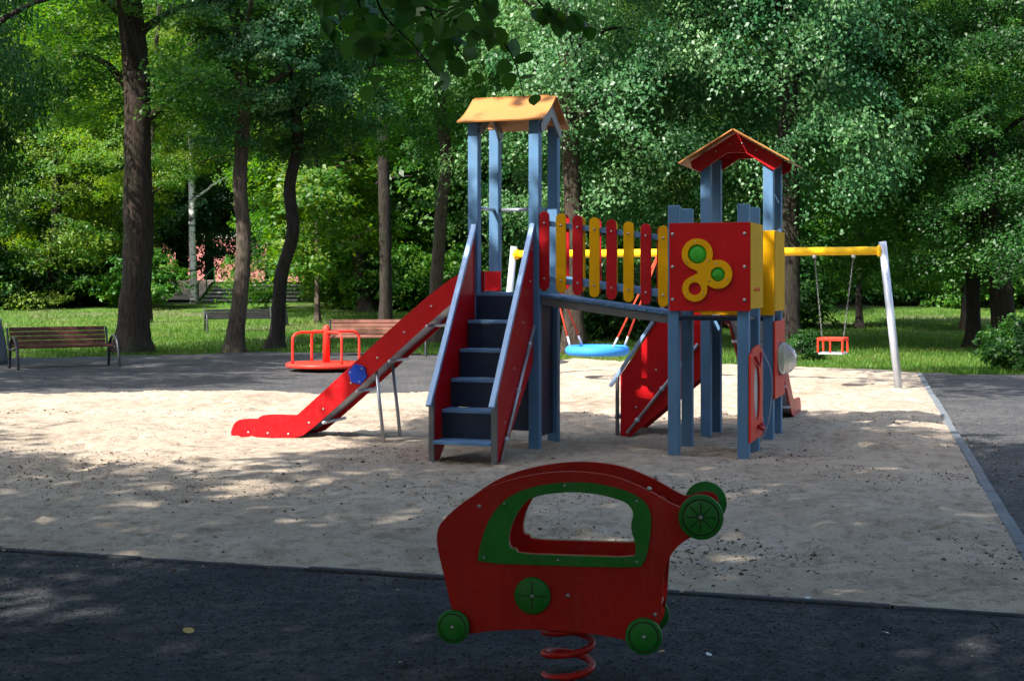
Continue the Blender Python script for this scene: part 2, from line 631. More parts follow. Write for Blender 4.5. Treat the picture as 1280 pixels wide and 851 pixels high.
def np_mesh(name, verts, faces, tint=None, smooth=False):
    """verts (N,3), faces (M,k) arrays of one face size"""
    me = bpy.data.meshes.new(name)
    nv, nf, k = len(verts), len(faces), faces.shape[1]
    me.vertices.add(nv)
    me.vertices.foreach_set('co', np.ascontiguousarray(verts, dtype=np.float32).ravel())
    me.loops.add(nf * k)
    me.loops.foreach_set('vertex_index', np.ascontiguousarray(faces, dtype=np.int32).ravel())
    me.polygons.add(nf)
    me.polygons.foreach_set('loop_start', np.arange(0, nf * k, k, dtype=np.int32))
    me.polygons.foreach_set('loop_total', np.full(nf, k, dtype=np.int32))
    me.update(calc_edges=True)
    if tint is not None:
        at = me.attributes.new('tint', 'FLOAT', 'FACE')
        at.data.foreach_set('value', np.ascontiguousarray(tint, dtype=np.float32))
    if smooth:
        me.polygons.foreach_set('use_smooth', np.ones(nf, dtype=bool))
    return me


# ------------------------------------------------------------------ setting: ground sheets
def terrain_z(x, y):
    def ss(t):
        t = np.clip(t, 0, 1)
        return t * t * (3 - 2 * t)
    z = 0.65 * ss((y - 40) / 22) + 0.9 * ss((y - 62.5) / 4.0)
    return z


def in_poly(x, y, poly):
    inside = np.zeros(x.shape, dtype=bool)
    n = len(poly)
    for i in range(n):
        x0, y0 = poly[i]
        x1, y1 = poly[(i + 1) % n]
        c = ((y0 > y) != (y1 > y)) & (x < (x1 - x0) * (y - y0) / (y1 - y0 + 1e-12) + x0)
        inside ^= c
    return inside


def grid(name, xs, ys, zf, mat, keep=None, smooth=True, frame=None):
    X, Y = np.meshgrid(xs, ys)
    if frame is not None:
        o_, u_, v_ = frame
        X, Y = o_.x + u_.x * X + v_.x * Y, o_.y + u_.y * X + v_.y * Y
    Z = zf(X, Y)
    v = np.stack([X.ravel(), Y.ravel(), Z.ravel()], 1)
    nx, ny = len(xs), len(ys)
    i = (np.arange(ny - 1)[:, None] * nx + np.arange(nx - 1)[None, :]).ravel()
    f = np.stack([i, i + 1, i + nx + 1, i + nx], 1)
    if keep is not None:
        cx = v[f].mean(1)
        f = f[keep(cx[:, 0], cx[:, 1])]
        used = np.unique(f)
        mp = np.full(len(v), -1)
        mp[used] = np.arange(len(used))
        v, f = v[used], mp[f]
    me = np_mesh(name, v, f, smooth=smooth)
    return tag(obj(name, me, mat), kind='structure')


def ground_z(X, Y):
    low = np.where(Y < 34, -0.03, -0.03 + 0.03 * np.clip((Y - 34) / 2, 0, 1))
    low = low + 0.05 * fbm(X * 0.5, Y * 0.5, 5) * np.clip((Y - 30) / 5, 0, 1)
    return low + terrain_z(X, Y)


xs = np.concatenate([[-300, -200, -120, -80], np.arange(-60, 61, 1.5), [80, 120, 200, 300]])
ys = np.concatenate([[-200, -100, -50, -20, 0, 10, 20], np.arange(24, 80, 0.8), [90, 110, 150, 220, 350]])
grid('ground', xs, ys, ground_z, 'lawn')

GRAVEL = [(-40, -15), (40, -15), (40, 16.5), (12.0, 22.2), (7.2, 23.75), (1.2, 27.6), (-0.6, 29.4), (-3, 30.4), (-6, 30.8), (-9, 29.0), (-12, 27.6), (-40, 24)]


def wob(x, y, a):
    return a * (fbm(x * 0.8, y * 0.8, 11) - 0.47) * 2


grid('gravel_yard', np.arange(-40, 40.1, 0.4), np.arange(-15, 32, 0.4), lambda X, Y: 0.004 + 0.004 * fbm(X, Y, 3), 'gravel',
     keep=lambda x, y: in_poly(x + wob(x, y, 0.5), y + wob(y, x, 0.6), GRAVEL))


def near_relief(X, Y):
    r = fbm(X * 2.2, Y * 2.2, 21, 5) - 0.45
    r2 = vnoise(X * 9, Y * 9, 31) - 0.5
    return 0.026 + (0.042 * r + 0.012 * r2) * np.clip(near_dist(X, Y) / .35, .15, 1)


NEAR_A, NEAR_B = Vector((-12.0, 10.58)), Vector((2.44, 6.40))


def near_dist(x, y):
    return np.abs((x - NEAR_A.x) * KU.y - (y - NEAR_A.y) * KU.x)


KU = (NEAR_B - NEAR_A).normalized()                     # along the near edge of the sand
RIGHT_B = Vector((6.95, 23.2))
RIGHT_A = Vector((2.58, 6.35))


def below_near(x, y):
    return (x - NEAR_A.x) * KU.y - (y - NEAR_A.y) * KU.x > -0.02


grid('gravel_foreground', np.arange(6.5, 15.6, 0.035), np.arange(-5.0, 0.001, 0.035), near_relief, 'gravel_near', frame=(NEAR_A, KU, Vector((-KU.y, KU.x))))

SAND = [(-12, 10.0), (2.9, 5.9), (7.3, 23.15), (1.2, 27.4), (0.35, 23), (-0.5, 19.2), (-2.0, 18.7), (-4.3, 19.5), (-7, 18.9), (-12, 19.0)]
PITS = [(-0.45, 11.55, 0.55, 0.16), (-2.5, 13.35, 0.7, 0.09), (1.45, 12.15, 0.3, 0.06), (2.05, 12.0, 0.3, 0.06), (1.3, 13.7, .6, .06)]


_fr = random.Random(17)
FEET = [(_fr.uniform(-6, 5.5), 6.6 + 11 * _fr.random() ** 1.4, _fr.uniform(0, 6.28)) for _ in range(420)]


def sand_z(X, Y):
    z = 0.055 + 0.05 * (fbm(X * 1.1, Y * 1.1, 41, 3) - 0.45)
    d = fbm(X * 4.2, Y * 4.2, 51, 3)
    z = z - 0.22 * np.clip(d - 0.46, 0, 1) * np.clip(fbm(X * .7, Y * .7, 61, 2) * 2.6 - .3, 0, 1.4)
    rough = np.clip(fbm(X * .8, Y * .8, 81, 2) * 2.4 - .35, .15, 1.3)
    z = z + 0.016 * (vnoise(X * 10, Y * 13, 71) - 0.5) * rough + 0.02 * (vnoise(X * 4.5, Y * 6.5, 73) - .5) * rough
    for fx, fy, fa in FEET:
        m = (np.abs(X - fx) < .3) & (np.abs(Y - fy) < .3)
        if m.any():
            dx, dy = X[m] - fx, Y[m] - fy
            u, v = dx * math.cos(fa) + dy * math.sin(fa), -dx * math.sin(fa) + dy * math.cos(fa)
            q = np.sqrt((u / .13) ** 2 + (v / .055) ** 2)
            z[m] += -.030 * np.clip(1.25 - q, 0, 1) + .012 * np.exp(-((q - 1.55) / .35) ** 2)
    for px, py, r, dp in PITS:
        q = ((X - px) ** 2 + (Y - py) ** 2) / (r * r)
        z = z - dp * 0.2 * np.exp(-q * 2)
    rd = np.abs((X - RIGHT_A.x) * (RIGHT_B.y - RIGHT_A.y) - (Y - RIGHT_A.y) * (RIGHT_B.x - RIGHT_A.x)) / (RIGHT_B - RIGHT_A).length
    k = np.clip(np.minimum(near_dist(X, Y), rd * 1.6) / .5, 0, 1)
    return np.maximum(z * k + (0.036 + .2 * (z - .055)) * (1 - k), 0.014)


KV = (RIGHT_B - RIGHT_A).normalized()
PR_ = ((RIGHT_A.x - NEAR_A.x) * KV.y - (RIGHT_A.y - NEAR_A.y) * KV.x) / (KU.x * KV.y - KU.y * KV.x)
grid('sand_pit', PR_ - np.arange(0, 19.5, 0.05)[::-1], np.arange(0.0, 22.5, 0.05), sand_z, 'sand', frame=(NEAR_A, KU, KV),
     keep=lambda x, y: in_poly(x + wob(x, y, 0.25) * (y > 15) * (x < 4), y + wob(y, x, 0.35) * (y > 15), SAND))


def kerb_line(name, a, b, w, h, z, mat, label):
    d = (b - a)
    L = d.length
    d.normalize()
    root = thing(name, label, 'kerb', (a.x, a.y, 0), math.atan2(d.y, d.x))
    n = int(L / 1.0)
    me = None
    for i in range(n):
        s = L / n
        jit = random.uniform(-0.006, 0.006)
        mb = MB().box(i * s + 0.004, (i + 1) * s - 0.004, -w / 2 + jit, w / 2 + jit, -0.1, z + h + random.uniform(-0.006, 0.006))
        mb.build('kerb_segment', mat, root, 0.008, 1)
    return root


kerb_line('kerb', NEAR_A - KU * 2, NEAR_B + KU * 0.4, 0.05, 0.012, 0.03, 'kerb', 'thin dark kerb between the sand pit and the dark foreground gravel')
kerb_line('kerb', RIGHT_A + (RIGHT_A - RIGHT_B).normalized() * 0.3, RIGHT_B, 0.085, 0.016, 0.03, 'kerblight', 'pale grey kerb running from gravel to lawn along the sand beside swing leg')


# small loose stones and clods
def scatter_stones(name, pts, z, size, mat, label, cat):
    n = len(pts)
    base = np.array([(1, 0, 0), (0, 1, 0), (-1, 0, 0), (0, -1, 0), (0, 0, .7), (0, 0, -.7)], float)
    fc = np.array([(0, 1, 4), (1, 2, 4), (2, 3, 4), (3, 0, 4), (1, 0, 5), (2, 1, 5), (3, 2, 5), (0, 3, 5)])
    sc = rng.uniform(0.6, 1.4, (n, 6, 3))
    an = rng.uniform(0, 6.28, n)
    v = base[None] * sc * size[:, None, None]
    cx, sx = np.cos(an)[:, None], np.sin(an)[:, None]
    x = v[:, :, 0] * cx - v[:, :, 1] * sx + pts[:, 0:1]
    y = v[:, :, 0] * sx + v[:, :, 1] * cx + pts[:, 1:2]
    zz = v[:, :, 2] + z[:, None]
    V = np.stack([x, y, zz], 2).reshape(-1, 3)
    Fc = (fc[None] + (np.arange(n) * 6)[:, None, None]).reshape(-1, 3)
    tint = np.repeat(rng.beta(1.6, 2.2, n), 8)
    me = np_mesh(name, V, Fc, tint)
    return tag(obj(name, me, mat), label, cat, kind='stuff')


n = 26000
p = np.stack([rng.uniform(-4.5, 4, n), 4.2 + 5 * rng.uniform(0, 1, n) ** 1.3], 1)
p = p[below_near(p[:, 0], p[:, 1])]
scatter_stones('loose_gravel', p, near_relief(p[:, 0], p[:, 1]) + 0.001, rng.uniform(0.003, 0.009, len(p)), 'pebble', 'loose dark gravel stones on the foreground', 'gravel')
n = 70000
p = np.stack([rng.uniform(-8, 6, n), 6.5 + 10 * rng.uniform(0, 1, n) ** 1.3], 1)
cl = fbm(p[:, 0] * .9, p[:, 1] * .9, 91, 3)
p = p[(rng.uniform(0, 1, n) < np.clip((cl - .36) * 3.2, 0.03, 1)) & in_poly(p[:, 0], p[:, 1], SAND)]
scatter_stones('sand_clods', p, sand_z(p[:, 0], p[:, 1]) + 0.002, rng.gamma(1.3, 0.0028, len(p)) + 0.002, 'clod', 'small crumbs and clods of earth on the sand', 'clods')


# grass blades on the lawn in view
def grass():
    n = 170000
    Y = 23.5 + 30 * rng.uniform(0, 1, n) ** 1.5
    X = rng.uniform(-0.40, 0.40, n) * Y
    bare = fbm(X * .22 + 5, Y * .22, 17, 3)
    ok = ~in_poly(X + wob(X, Y, .5), Y + wob(Y, X, .6), GRAVEL) & (rng.uniform(0, 1, n) < np.clip(1.6 - np.abs(bare - .3) * 3.2, .12, 1))
    ok &= ~in_poly(X, Y, SAND)
    X, Y = X[ok], Y[ok]
    n = len(X)
    h = rng.uniform(0.04, 0.11, n) * (1 + .6 * (vnoise(X * 1.2, Y * 1.2, 4) > .72))
    w = rng.uniform(0.008, 0.018, n)
    an = rng.uniform(0, 6.28, n)
    lean = rng.uniform(0, .07, n)
    z = ground_z(X, Y) - 0.002
    a = np.stack([X - np.cos(an) * w, Y - np.sin(an) * w, z], 1)
    b = np.stack([X + np.cos(an) * w, Y + np.sin(an) * w, z], 1)
    la = rng.uniform(0, 6.28, n)
    c = np.stack([X + np.cos(la) * lean, Y + np.sin(la) * lean, z + h], 1)
    V = np.stack([a, b, c], 1).reshape(-1, 3)
    Fc = np.arange(n * 3).reshape(-1, 3)
    t = np.clip(fbm(X * .6, Y * .6, 8, 3) + rng.normal(0, .15, n), 0, 1)
    return tag(obj('lawn_grass', np_mesh('lawn_grass', V, Fc, t), 'grass'), 'short green lawn grass behind the playground', 'grass', kind='stuff')


grass()


# ------------------------------------------------------------------ foliage
def leaf_mesh(name, P, N, S, T, aspect=0.62, up=None):
    n = len(P)
    N = N / (np.linalg.norm(N, axis=1, keepdims=True) + 1e-9)
    A = rng.normal(0, 1, (n, 3))
    A -= N * (A * N).sum(1, keepdims=True)
    A /= (np.linalg.norm(A, axis=1, keepdims=True) + 1e-9)
    B = np.cross(N, A)
    L = S[:, None]
    base = P - A * L * .5
    tip = P + A * L * .5 - N * L * .16
    l = P + B * L * aspect * .5 - A * L * .08 + N * L * .06
    r = P - B * L * aspect * .5 - A * L * .08 + N * L * .06
    V = np.stack([base, r, tip, l], 1).reshape(-1, 3)
    Fc = np.arange(n * 4).reshape(-1, 4)
    return np_mesh(name, V, Fc, T)


def sprays(cent, rad, per, size, outward=0.0, jitter=0.6, flat=0.17):
    """leaf positions for clumps: drooping flat sprays of leaves"""
    m = len(cent)
    n = m * per
    c = np.repeat(cent, per, 0)
    r = np.repeat(rad, per)
    an = rng.uniform(0, 2 * np.pi, n)
    q = np.sqrt(rng.uniform(0, 1, n))
    st = np.repeat(rng.uniform(0.6, 1.4, m), per)
    ro = np.repeat(rng.uniform(0, np.pi, m), per)
    dx, dy = np.cos(an) * q * st, np.sin(an) * q / st
    ex, ey = dx * np.cos(ro) - dy * np.sin(ro), dx * np.sin(ro) + dy * np.cos(ro)
    tilt = np.repeat(rng.normal(0, .28, (m, 2)), per, 0)
    dz = rng.normal(0, flat, n) - .35 * q ** 2 + tilt[:, 0] * ex + tilt[:, 1] * ey
    P = c + np.stack([ex, ey, dz], 1) * r[:, None]
    N = rng.normal(0, jitter, (n, 3))
    N[:, 2] += 1.0
    N[:, 0] += .4 * ex
    N[:, 1] += .4 * ey
    if outward:
        h = c[:, :2] / (np.linalg.norm(c[:, :2], axis=1, keepdims=True) + .5)
        N[:, :2] += outward * h
    S = np.exp(np.clip(rng.normal(0, .28, n), -.6, .4)) * size * np.repeat(rng.uniform(.8, 1.2, m), per)
    T = np.clip(np.repeat(rng.uniform(.15, .8, m), per) + rng.normal(0, .14, n), 0, 1)
    return P, N, S, T


def crown_mesh(name, z0, z1, rad, lobes, per_lobe, per, size, seed, skirt=1.0):
    global rng
    keep = rng
    rng = np.random.default_rng(seed)
    cs = []
    for i in range(lobes):
        t = (i + rng.uniform(0, 1)) / lobes
        z = z0 + (z1 - z0) * t
        prof = (math.sin(math.pi * (0.12 + 0.8 * t)) ** 0.7) * (skirt if t < .3 else 1)
        an = i * 2.4 + rng.uniform(-.5, .5)
        rr = rad * prof * rng.uniform(.45, .8)
        lr = rad * rng.uniform(.30, .46)
        k = per_lobe
        d = rng.normal(0, 1, (k, 3))
        d /= np.linalg.norm(d, axis=1, keepdims=True)
        q = rng.uniform(.35, 1.08, (k, 1)) ** .6
        c = d * q * lr * np.array([1.1, 1.1, .75]) + np.array([math.cos(an) * rr, math.sin(an) * rr, z])
        cs.append(c)
    cs = np.concatenate(cs)
    cs[:, 2] = np.maximum(cs[:, 2], z0 - .2)
    rd = rng.uniform(.4, 1.05, len(cs)) * (rad / 4.5) ** .7
    me = leaf_mesh(name, *sprays(cs, rd, per, size, 0.9))
    rng = keep
    return me


CROWN = {}
CROWN['high_a'] = crown_mesh('crown', 6.6, 14.5, 4.0, 14, 24, 170, .10, 101)
CROWN['high_b'] = crown_mesh('crown', 6.2, 13.0, 3.6, 13, 22, 165, .10, 102)
CROWN['low_a'] = crown_mesh('crown', 2.7, 12.0, 4.6, 20, 28, 290, .078, 103, 1.15)
CROWN['low_b'] = crown_mesh('crown', 2.5, 12.5, 5.0, 21, 28, 290, .080, 104, 1.2)
CROWN['full_a'] = crown_mesh('crown', 0.7, 13.0, 4.8, 22, 27, 150, .135, 105, 1.3)
CROWN['full_b'] = crown_mesh('crown', 1.0, 14.0, 5.2, 22, 27, 150, .14, 106, 1.25)
CROWN['bush_a'] = crown_mesh('foliage', 0.25, 1.9, 1.5, 8, 26, 55, .11, 107, 1.3)
CROWN['bush_b'] = crown_mesh('foliage', 0.2, 1.6, 1.7, 8, 26, 55, .12, 108, 1.3)
CROWN['small'] = crown_mesh('crown', 1.6, 6.0, 2.2, 11, 30, 60, .13, 109, 1.1)


def trunk_builder(path, r0, r1, limbs=(), flare=1.7, n=18, seed=0, k=7):
    """path: local 3d points from the base up"""
    rs = random.Random(seed)
    mb = MB()
    pts = spline(path, k)
    m = len(pts)
    rad = []
    for i, q in enumerate(pts):
        t = i / (m - 1)
        r = r0 + (r1 - r0) * t
        hgt = q.z - pts[0].z
        r *= 1 + (flare - 1) * math.exp(-max(hgt, 0) / 0.32)
        rad.append(r * (1 + rs.uniform(-.05, .05)))
    mb.tube(pts, rad, n)
    # root swellings and bark ridges
    out = []
    ph = rs.uniform(0, 6)
    for i, v in enumerate(mb.v):
        ring, kk = divmod(i, n)
        c = pts[ring]
        d = Vector(v) - c
        an = 2 * math.pi * kk / n
        hgt = max(c.z - pts[0].z, 0)
        w = 1 + .22 * math.exp(-hgt / .35) * math.sin(5 * an + ph) + .06 * math.sin(3 * an + ph + ring * .15) + rs.uniform(-.035, .035)
        out.append(tuple(c + d * w))
    mb.v = out
    for lp, la, lb in limbs:
        q = spline(lp, 5)
        mm = len(q)
        mb.tube([x + Vector((rs.uniform(-.03, .03), rs.uniform(-.03, .03), 0)) for x in q], [la + (lb - la) * i / (mm - 1) for i in range(mm)], 8)
    return mb


def auto_limbs(rs, h0, h1, num, reach, r, axis=lambda z: (0, 0), rise=.7):
    out = []
    for i in range(num):
        z = h0 + (h1 - h0) * (i + rs.random() * .6) / num
        an = i * 2.4 + rs.uniform(-.4, .4)
        L = reach * rs.uniform(.6, 1.0)
        ax, ay = axis(z)
        d = Vector((math.cos(an), math.sin(an), 0))
        b = Vector((ax, ay, z))
        out.append(([b, b + d * L * .35 + Vector((0, 0, L * rise * .4)), b + d * L * .7 + Vector((0, 0, L * rise * .6)), b + d * L + Vector((0, 0, L * rise * .65))], r, r * .25))
    return out


def tree(base_px, path_px, r0, r1, label, crown, mat='bark', leaf='leaf', top=12.5, limbs=7, cs=1.0, crz=0.0, crown_off=(0, 0), seed=1, Y=None, group=None,
         name='tree', flare=1.7, limb_h=(4, 9), czs=None):
    """trunk through photo pixels at the depth of its base"""
    if Y is None:
        b = gpt(*base_px)
        Y = b.y
    X0 = (base_px[0] - 640) * Y / 1700
    Z0 = float(ground_z(np.array([X0]), np.array([Y]))[0]) - 0.03
    root = thing(name, label, 'tree', (X0, Y, Z0), 0, group)
    pts = [Vector((0, 0, 0))]
    for px, py in path_px:
        x = (px - 640) * Y / 1700 - X0
        z = CAM_H - (py - 352) * Y / 1700 - Z0
        pts.append(Vector((x, random.uniform(-.08, .08), z)))
    last = pts[-1]
    d = (pts[-1] - pts[-2]).normalized()
    if last.z < top - 1:
        pts.append(Vector((last.x + d.x * 1.0, .1, (last.z + top) / 2)))
        pts.append(Vector((last.x + d.x * 1.2 + .2, .1, top)))
    rs = random.Random(seed)

    def axis(z):
        for p, q in zip(pts, pts[1:]):
            if p.z <= z <= q.z:
                t = (z - p.z) / (q.z - p.z)
                return (p.x + (q.x - p.x) * t, p.y + (q.y - p.y) * t)
        return (last.x, last.y)
    lb = auto_limbs(rs, limb_h[0], limb_h[1], limbs, 3.4, r1 * .38 + .02, axis)
    trunk_builder(pts, r0, r1, lb, flare, 18, seed).build('trunk', mat, root)
    if crown:
        me = CROWN[crown]
        o = bpy.data.objects.new('crown', me)
        cmat(o, me, leaf)
        ax = axis(8.0)
        o.location = (ax[0] + crown_off[0], ax[1] + crown_off[1], 0)
        o.rotation_euler = (0, 0, crz)
        o.scale = (cs, cs, czs or cs)
        link(o, root)
    return root


def cmat(o, me, leaf):
    if not me.materials:
        me.materials.append(M[leaf])
    o.material_slots[0].link = 'OBJECT'
    o.material_slots[0].material = M[leaf]


# trees whose trunks stand in view
tree((167, 440), [(168, 400), (172, 300), (172, 200), (170, 100), (162, 0)], .36, .24, 'thick brown trunk tree beside the brown park bench', 'high_a', 'bark', 'leaf', 13, 8, 1.0, .4, (.5, 1.5), 11, flare=1.55, limb_h=(5, 10), czs=.78)
tree((-62, 452), [(-62, 400), (-60, 300), (-55, 200), (-50, 60)], .26, .17, 'tree with dark boughs reaching over the brown park bench', 'low_a', 'bark_dark', 'leaf_dark', 12, 8, .8, 2.0, (-.9, 0), 31, Y=27, czs=1.55, limb_h=(6, 10))
tree((291, 440), [(294, 415), (303, 350), (305, 290), (301, 230), (305, 130), (300, 40)], .19, .12, 'slim curved tree with a greenish trunk in front of black bench', 'high_b', 'bark_grey', 'leaf_blue', 12, 7, .78, 1.5, (1.0, .5), 12, czs=.8, limb_h=(5.5, 9))
tree((344, 437), [(347, 410), (352, 345), (366, 290), (362, 235), (372, 175), (364, 110), (350, 30)], .17, .10, 'slender tree with a strongly bent dark trunk near the carousel', 'high_b', 'bark_dark', 'leaf_blue', 12, 7, .72, 3.1, (.6, 0), 13, czs=.95, limb_h=(5.5, 9))
tree((482, 408), [(482, 385), (481, 300), (479, 200), (477, 100), (476, 20)], .21, .17, 'straight dark trunk tree behind the red carousel bench', 'high_a', 'bark_dark', 'leaf', 14, 8, 1.1, 2.2, (0, 1), 14, Y=45, flare=1.35, limb_h=(8, 12))
tree((546, 432), [(545, 360), (549, 300), (552, 250), (558, 200), (552, 140), (545, 60)], .17, .13, 'leaning tree with peeling pale bark behind the tall orange roof', 'high_b', 'bark_grey', 'leaf', 13, 7, .85, .2, (0, .8), 15, Y=35, limb_h=(6.5, 10))
tree((717, 446), [(717, 410), (718, 340), (717, 260), (712, 170), (707, 60)], .25, .15, 'brown trunk tree standing behind the blue nest swing', 'low_a', 'bark', 'leaf_blue', 13, 8, 1.0, 1.0, (1.7, 1.4), 16, Y=30.5, czs=1.25, limb_h=(5, 9))
tree((984, 442), [(984, 400), (985, 320), (985, 250), (986, 150), (984, 50)], .26, .20, 'dark trunk tree behind the right play tower and yellow beam', 'low_b', 'bark_dark', 'leaf_blue', 13, 8, 1.0, 2.6, (-.8, .8), 17, Y=30.5, czs=1.4, limb_h=(6, 10))
tree((1217, 432), [(1217, 405), (1216, 350), (1215, 290), (1213, 200), (1212, 100)], .17, .13, 'straight dark trunk tree on the lawn beyond the swing leg', 'low_a', 'bark_dark', 'leaf', 12, 8, .75, 4.0, (-1.0, .5), 18, Y=33)
tree((1256, 438), [(1256, 410), (1251, 350), (1242, 300), (1236, 200), (1230, 100)], .30, .16, 'forked dark tree in the shade above the lawn shrub', 'low_b', 'bark_dark', 'leaf_dark', 12, 9, .82, 5.1, (1.2, -1.0), 19, Y=32, limb_h=(1.5, 7))
tree((242, 378), [(242, 350), (241, 300), (240, 260), (239, 180)], .16, .11, 'white birch trunk at the foot of the bare bank', 'high_b', 'birch', 'leaf_yellow', 14, 6, 1.0, .7, (0, 0), 20, Y=59, flare=1.2)
tree((397, 398), [(397, 370), (397, 320), (396, 260), (395, 200)], .09, .06, 'young thin tree rising behind the bell shaped stone bin', 'small', 'bark_grey', 'leaf_yellow', 7, 6, 1.25, 1.7, (0, 0), 21, Y=47, limb_h=(2, 5))
tree((67, 383), [(67, 365), (68, 340), (70, 300), (72, 220)], .25, .16, 'dark tree with low yellow green boughs behind the brown bench lawn', 'full_a', 'bark_dark', 'leaf_yellow', 12, 7, .9, 1.9, (0, 1), 22, Y=56)
tree((186, 402), [(187, 385), (186, 350), (188, 300), (190, 220)], .10, .07, 'thin dark trunk tree half hidden by the thick brown trunk', 'high_b', 'bark_dark', 'leaf_yellow', 11, 6, .8, 2.9, (0, 1), 23, Y=47)
tree((462, 388), [(458, 370), (452, 340), (448, 300), (440, 230)], .34, .2, 'stout dark tree with leaning trunk at the back of lawn', 'full_b', 'bark_dark', 'leaf', 12, 7, .8, .9, (-1, 2), 24, Y=53)
tree((1205, 416), [(1205, 395), (1206, 360), (1205, 320), (1204, 250)], .12, .08, 'thin pale trunk tree on the sunny lawn', 'small', 'bark_grey', 'leaf', 8, 7, .9, .4, (0, 0), 25, Y=43, limb_h=(2.2, 5))
tree((1075, 413), [(1074, 395), (1073, 370), (1075, 330), (1078, 260)], .11, .08, 'small spreading tree on the lawn behind the red swing seat', 'small', 'bark_dark', 'leaf', 8, 8, 1.05, 2.4, (0, 0), 26, Y=44, limb_h=(1.8, 5))

# trees of the wood behind: one label, only their place tells them apart
BACK = [(-29, 60), (-27, 66), (-21.5, 74), (-34, 70), (-14.5, 82), (-19, 78), (-5.6, 61), (-5, 68), (-1.5, 58), (3, 62), (8, 57), (12.5, 61), (17, 66), (22, 58), (26.5, 64), (31, 70),
        (-31, 82), (-25, 86), (-20, 90), (-8, 82), (-2, 86), (11, 76), (18, 82), (25, 84), (33, 88), (-40, 78), (-16, 108), (-10, 110), (14, 100),
        (6.5, 53), (24, 50), (1.2, 52)]
back_trunk = None
for i, (x, y) in enumerate(BACK):
    rs = random.Random(300 + i)
    z = float(terrain_z(np.array([x]), np.array([y]))[0])
    root = thing('wood_tree', 'tall leafy tree in the wood', 'tree', (x, y, z - .05), rs.uniform(0, 6.28), 'trees of the wood behind the lawn')
    k = rs.uniform(1.15, 1.5) if y > 55 else rs.uniform(.95, 1.1)
    root.scale = (k, k, k * rs.uniform(1.0, 1.2))
    if back_trunk is None:
        t = trunk_builder([(0, 0, 0), (.1, 0, 3), (-.1, .1, 7), (.1, 0, 11)], .26, .12, auto_limbs(rs, 2.5, 9, 9, 3.2, .09), 1.4, 12, 5).build('trunk', 'bark_dark', root)
        back_trunk = t
    else:
        t = back_trunk.copy()
        link(t, root)
    gap = -21 < x < -8 and y > 62 and y < 74
    if y > 55:
        cr = rs.choice(['high_a', 'high_b']) if gap else rs.choice(['full_a', 'full_b', 'full_b', 'low_a'])
    else:
        cr = rs.choice(['low_a', 'low_b'])
    me = CROWN[cr]
    o = bpy.data.objects.new('crown', me)
    lf = rs.choice(['leaf', 'leaf', 'leaf_yellow', 'leaf_dark', 'leaf_blue'])
    cmat(o, me, lf)
    tone = {'leaf': 'fresh green', 'leaf_yellow': 'yellow green', 'leaf_dark': 'dark green', 'leaf_blue': 'cool green'}[lf]
    shape = 'boughs down to the ground' if cr.startswith('full') else ('low boughs' if cr.startswith('low') else 'a high crown')
    deep = 'at the far lawn edge' if y < 63 else ('deeper in the wood' if y < 80 else 'far back in the wood')
    root['label'] = f'tall {tone} tree with {shape} {deep}'
    link(o, root)

# unseen trees behind the camera, added to block low sky light from the back
for i in range(15):
    rs = random.Random(900 + i)
    an = R(78 + 204 * i / 14)                      # from the left round the back to the right
    rad = rs.uniform(33, 41)
    x, y = rad * math.sin(-an + math.pi * 2) * 1.0, rad * math.cos(an) + 4
    root = thing('wood_tree', 'unseen tall leafy tree added behind the camera to block low sky light', 'tree', (x, y, -.05), rs.uniform(0, 6.28), 'unseen trees added behind the camera')
    k = rs.uniform(1.15, 1.35)
    root.scale = (k, k, k)
    link(back_trunk.copy(), root)
    cr = CROWN[rs.choice(['full_a', 'full_b'])]
    o = bpy.data.objects.new('crown', cr)
    cmat(o, cr, rs.choice(['leaf', 'leaf_dark']))
    link(o, root)

# shrubs
SHRUB = [(-21, 55, 1.25, 'leaf_dark'), (-17.8, 57, 1.3, 'leaf_dark'), (-14.9, 55, 1.1, 'leaf'), (-24, 53, 1.2, 'leaf_dark'), (-7.2, 55.5, 1.0, 'leaf_yellow'), (-4.6, 53.5, 1.3, 'leaf'), (-2.2, 54, 1.2, 'leaf'),
         (1.0, 50, 1.4, 'leaf_dark'), (3.2, 47, 1.3, 'leaf_dark'), (5.4, 45, 1.3, 'leaf_dark'), (8.4, 44, 1.3, 'leaf_dark'), (11.8, 56, 1.3, 'leaf'), (14.6, 58, 1.4, 'leaf'), (18, 57, 1.5, 'leaf'), (21.5, 56, 1.4, 'leaf_dark'),
         (2.6, 36.5, 1.0, 'leaf_dark'), (4.0, 38, 1.1, 'leaf_dark')]


def shrub(x, y, k, leaf, label, cr='bush_a', group=None, rz=0.0):
    z = float(ground_z(np.array([x]), np.array([y]))[0])
    root = thing('shrub', label, 'shrub', (x, y, z - .02), rz, group)
    root.scale = (k, k, k)
    mb = MB()
    rs = random.Random(int(x * 100))
    for j in range(6):
        an = j * 1.05 + rs.random()
        mb.tube(spline([(0, 0, 0), (math.cos(an) * .25, math.sin(an) * .25, .5), (math.cos(an) * .6, math.sin(an) * .6, 1.2)], 4), [.03, .026, .024, .02, .018, .016, .014, .012, .01], 6)
    mb.build('stem', 'bark_dark', root)
    o = bpy.data.objects.new('foliage', CROWN[cr])
    cmat(o, CROWN[cr], leaf)
    link(o, root)
    return root


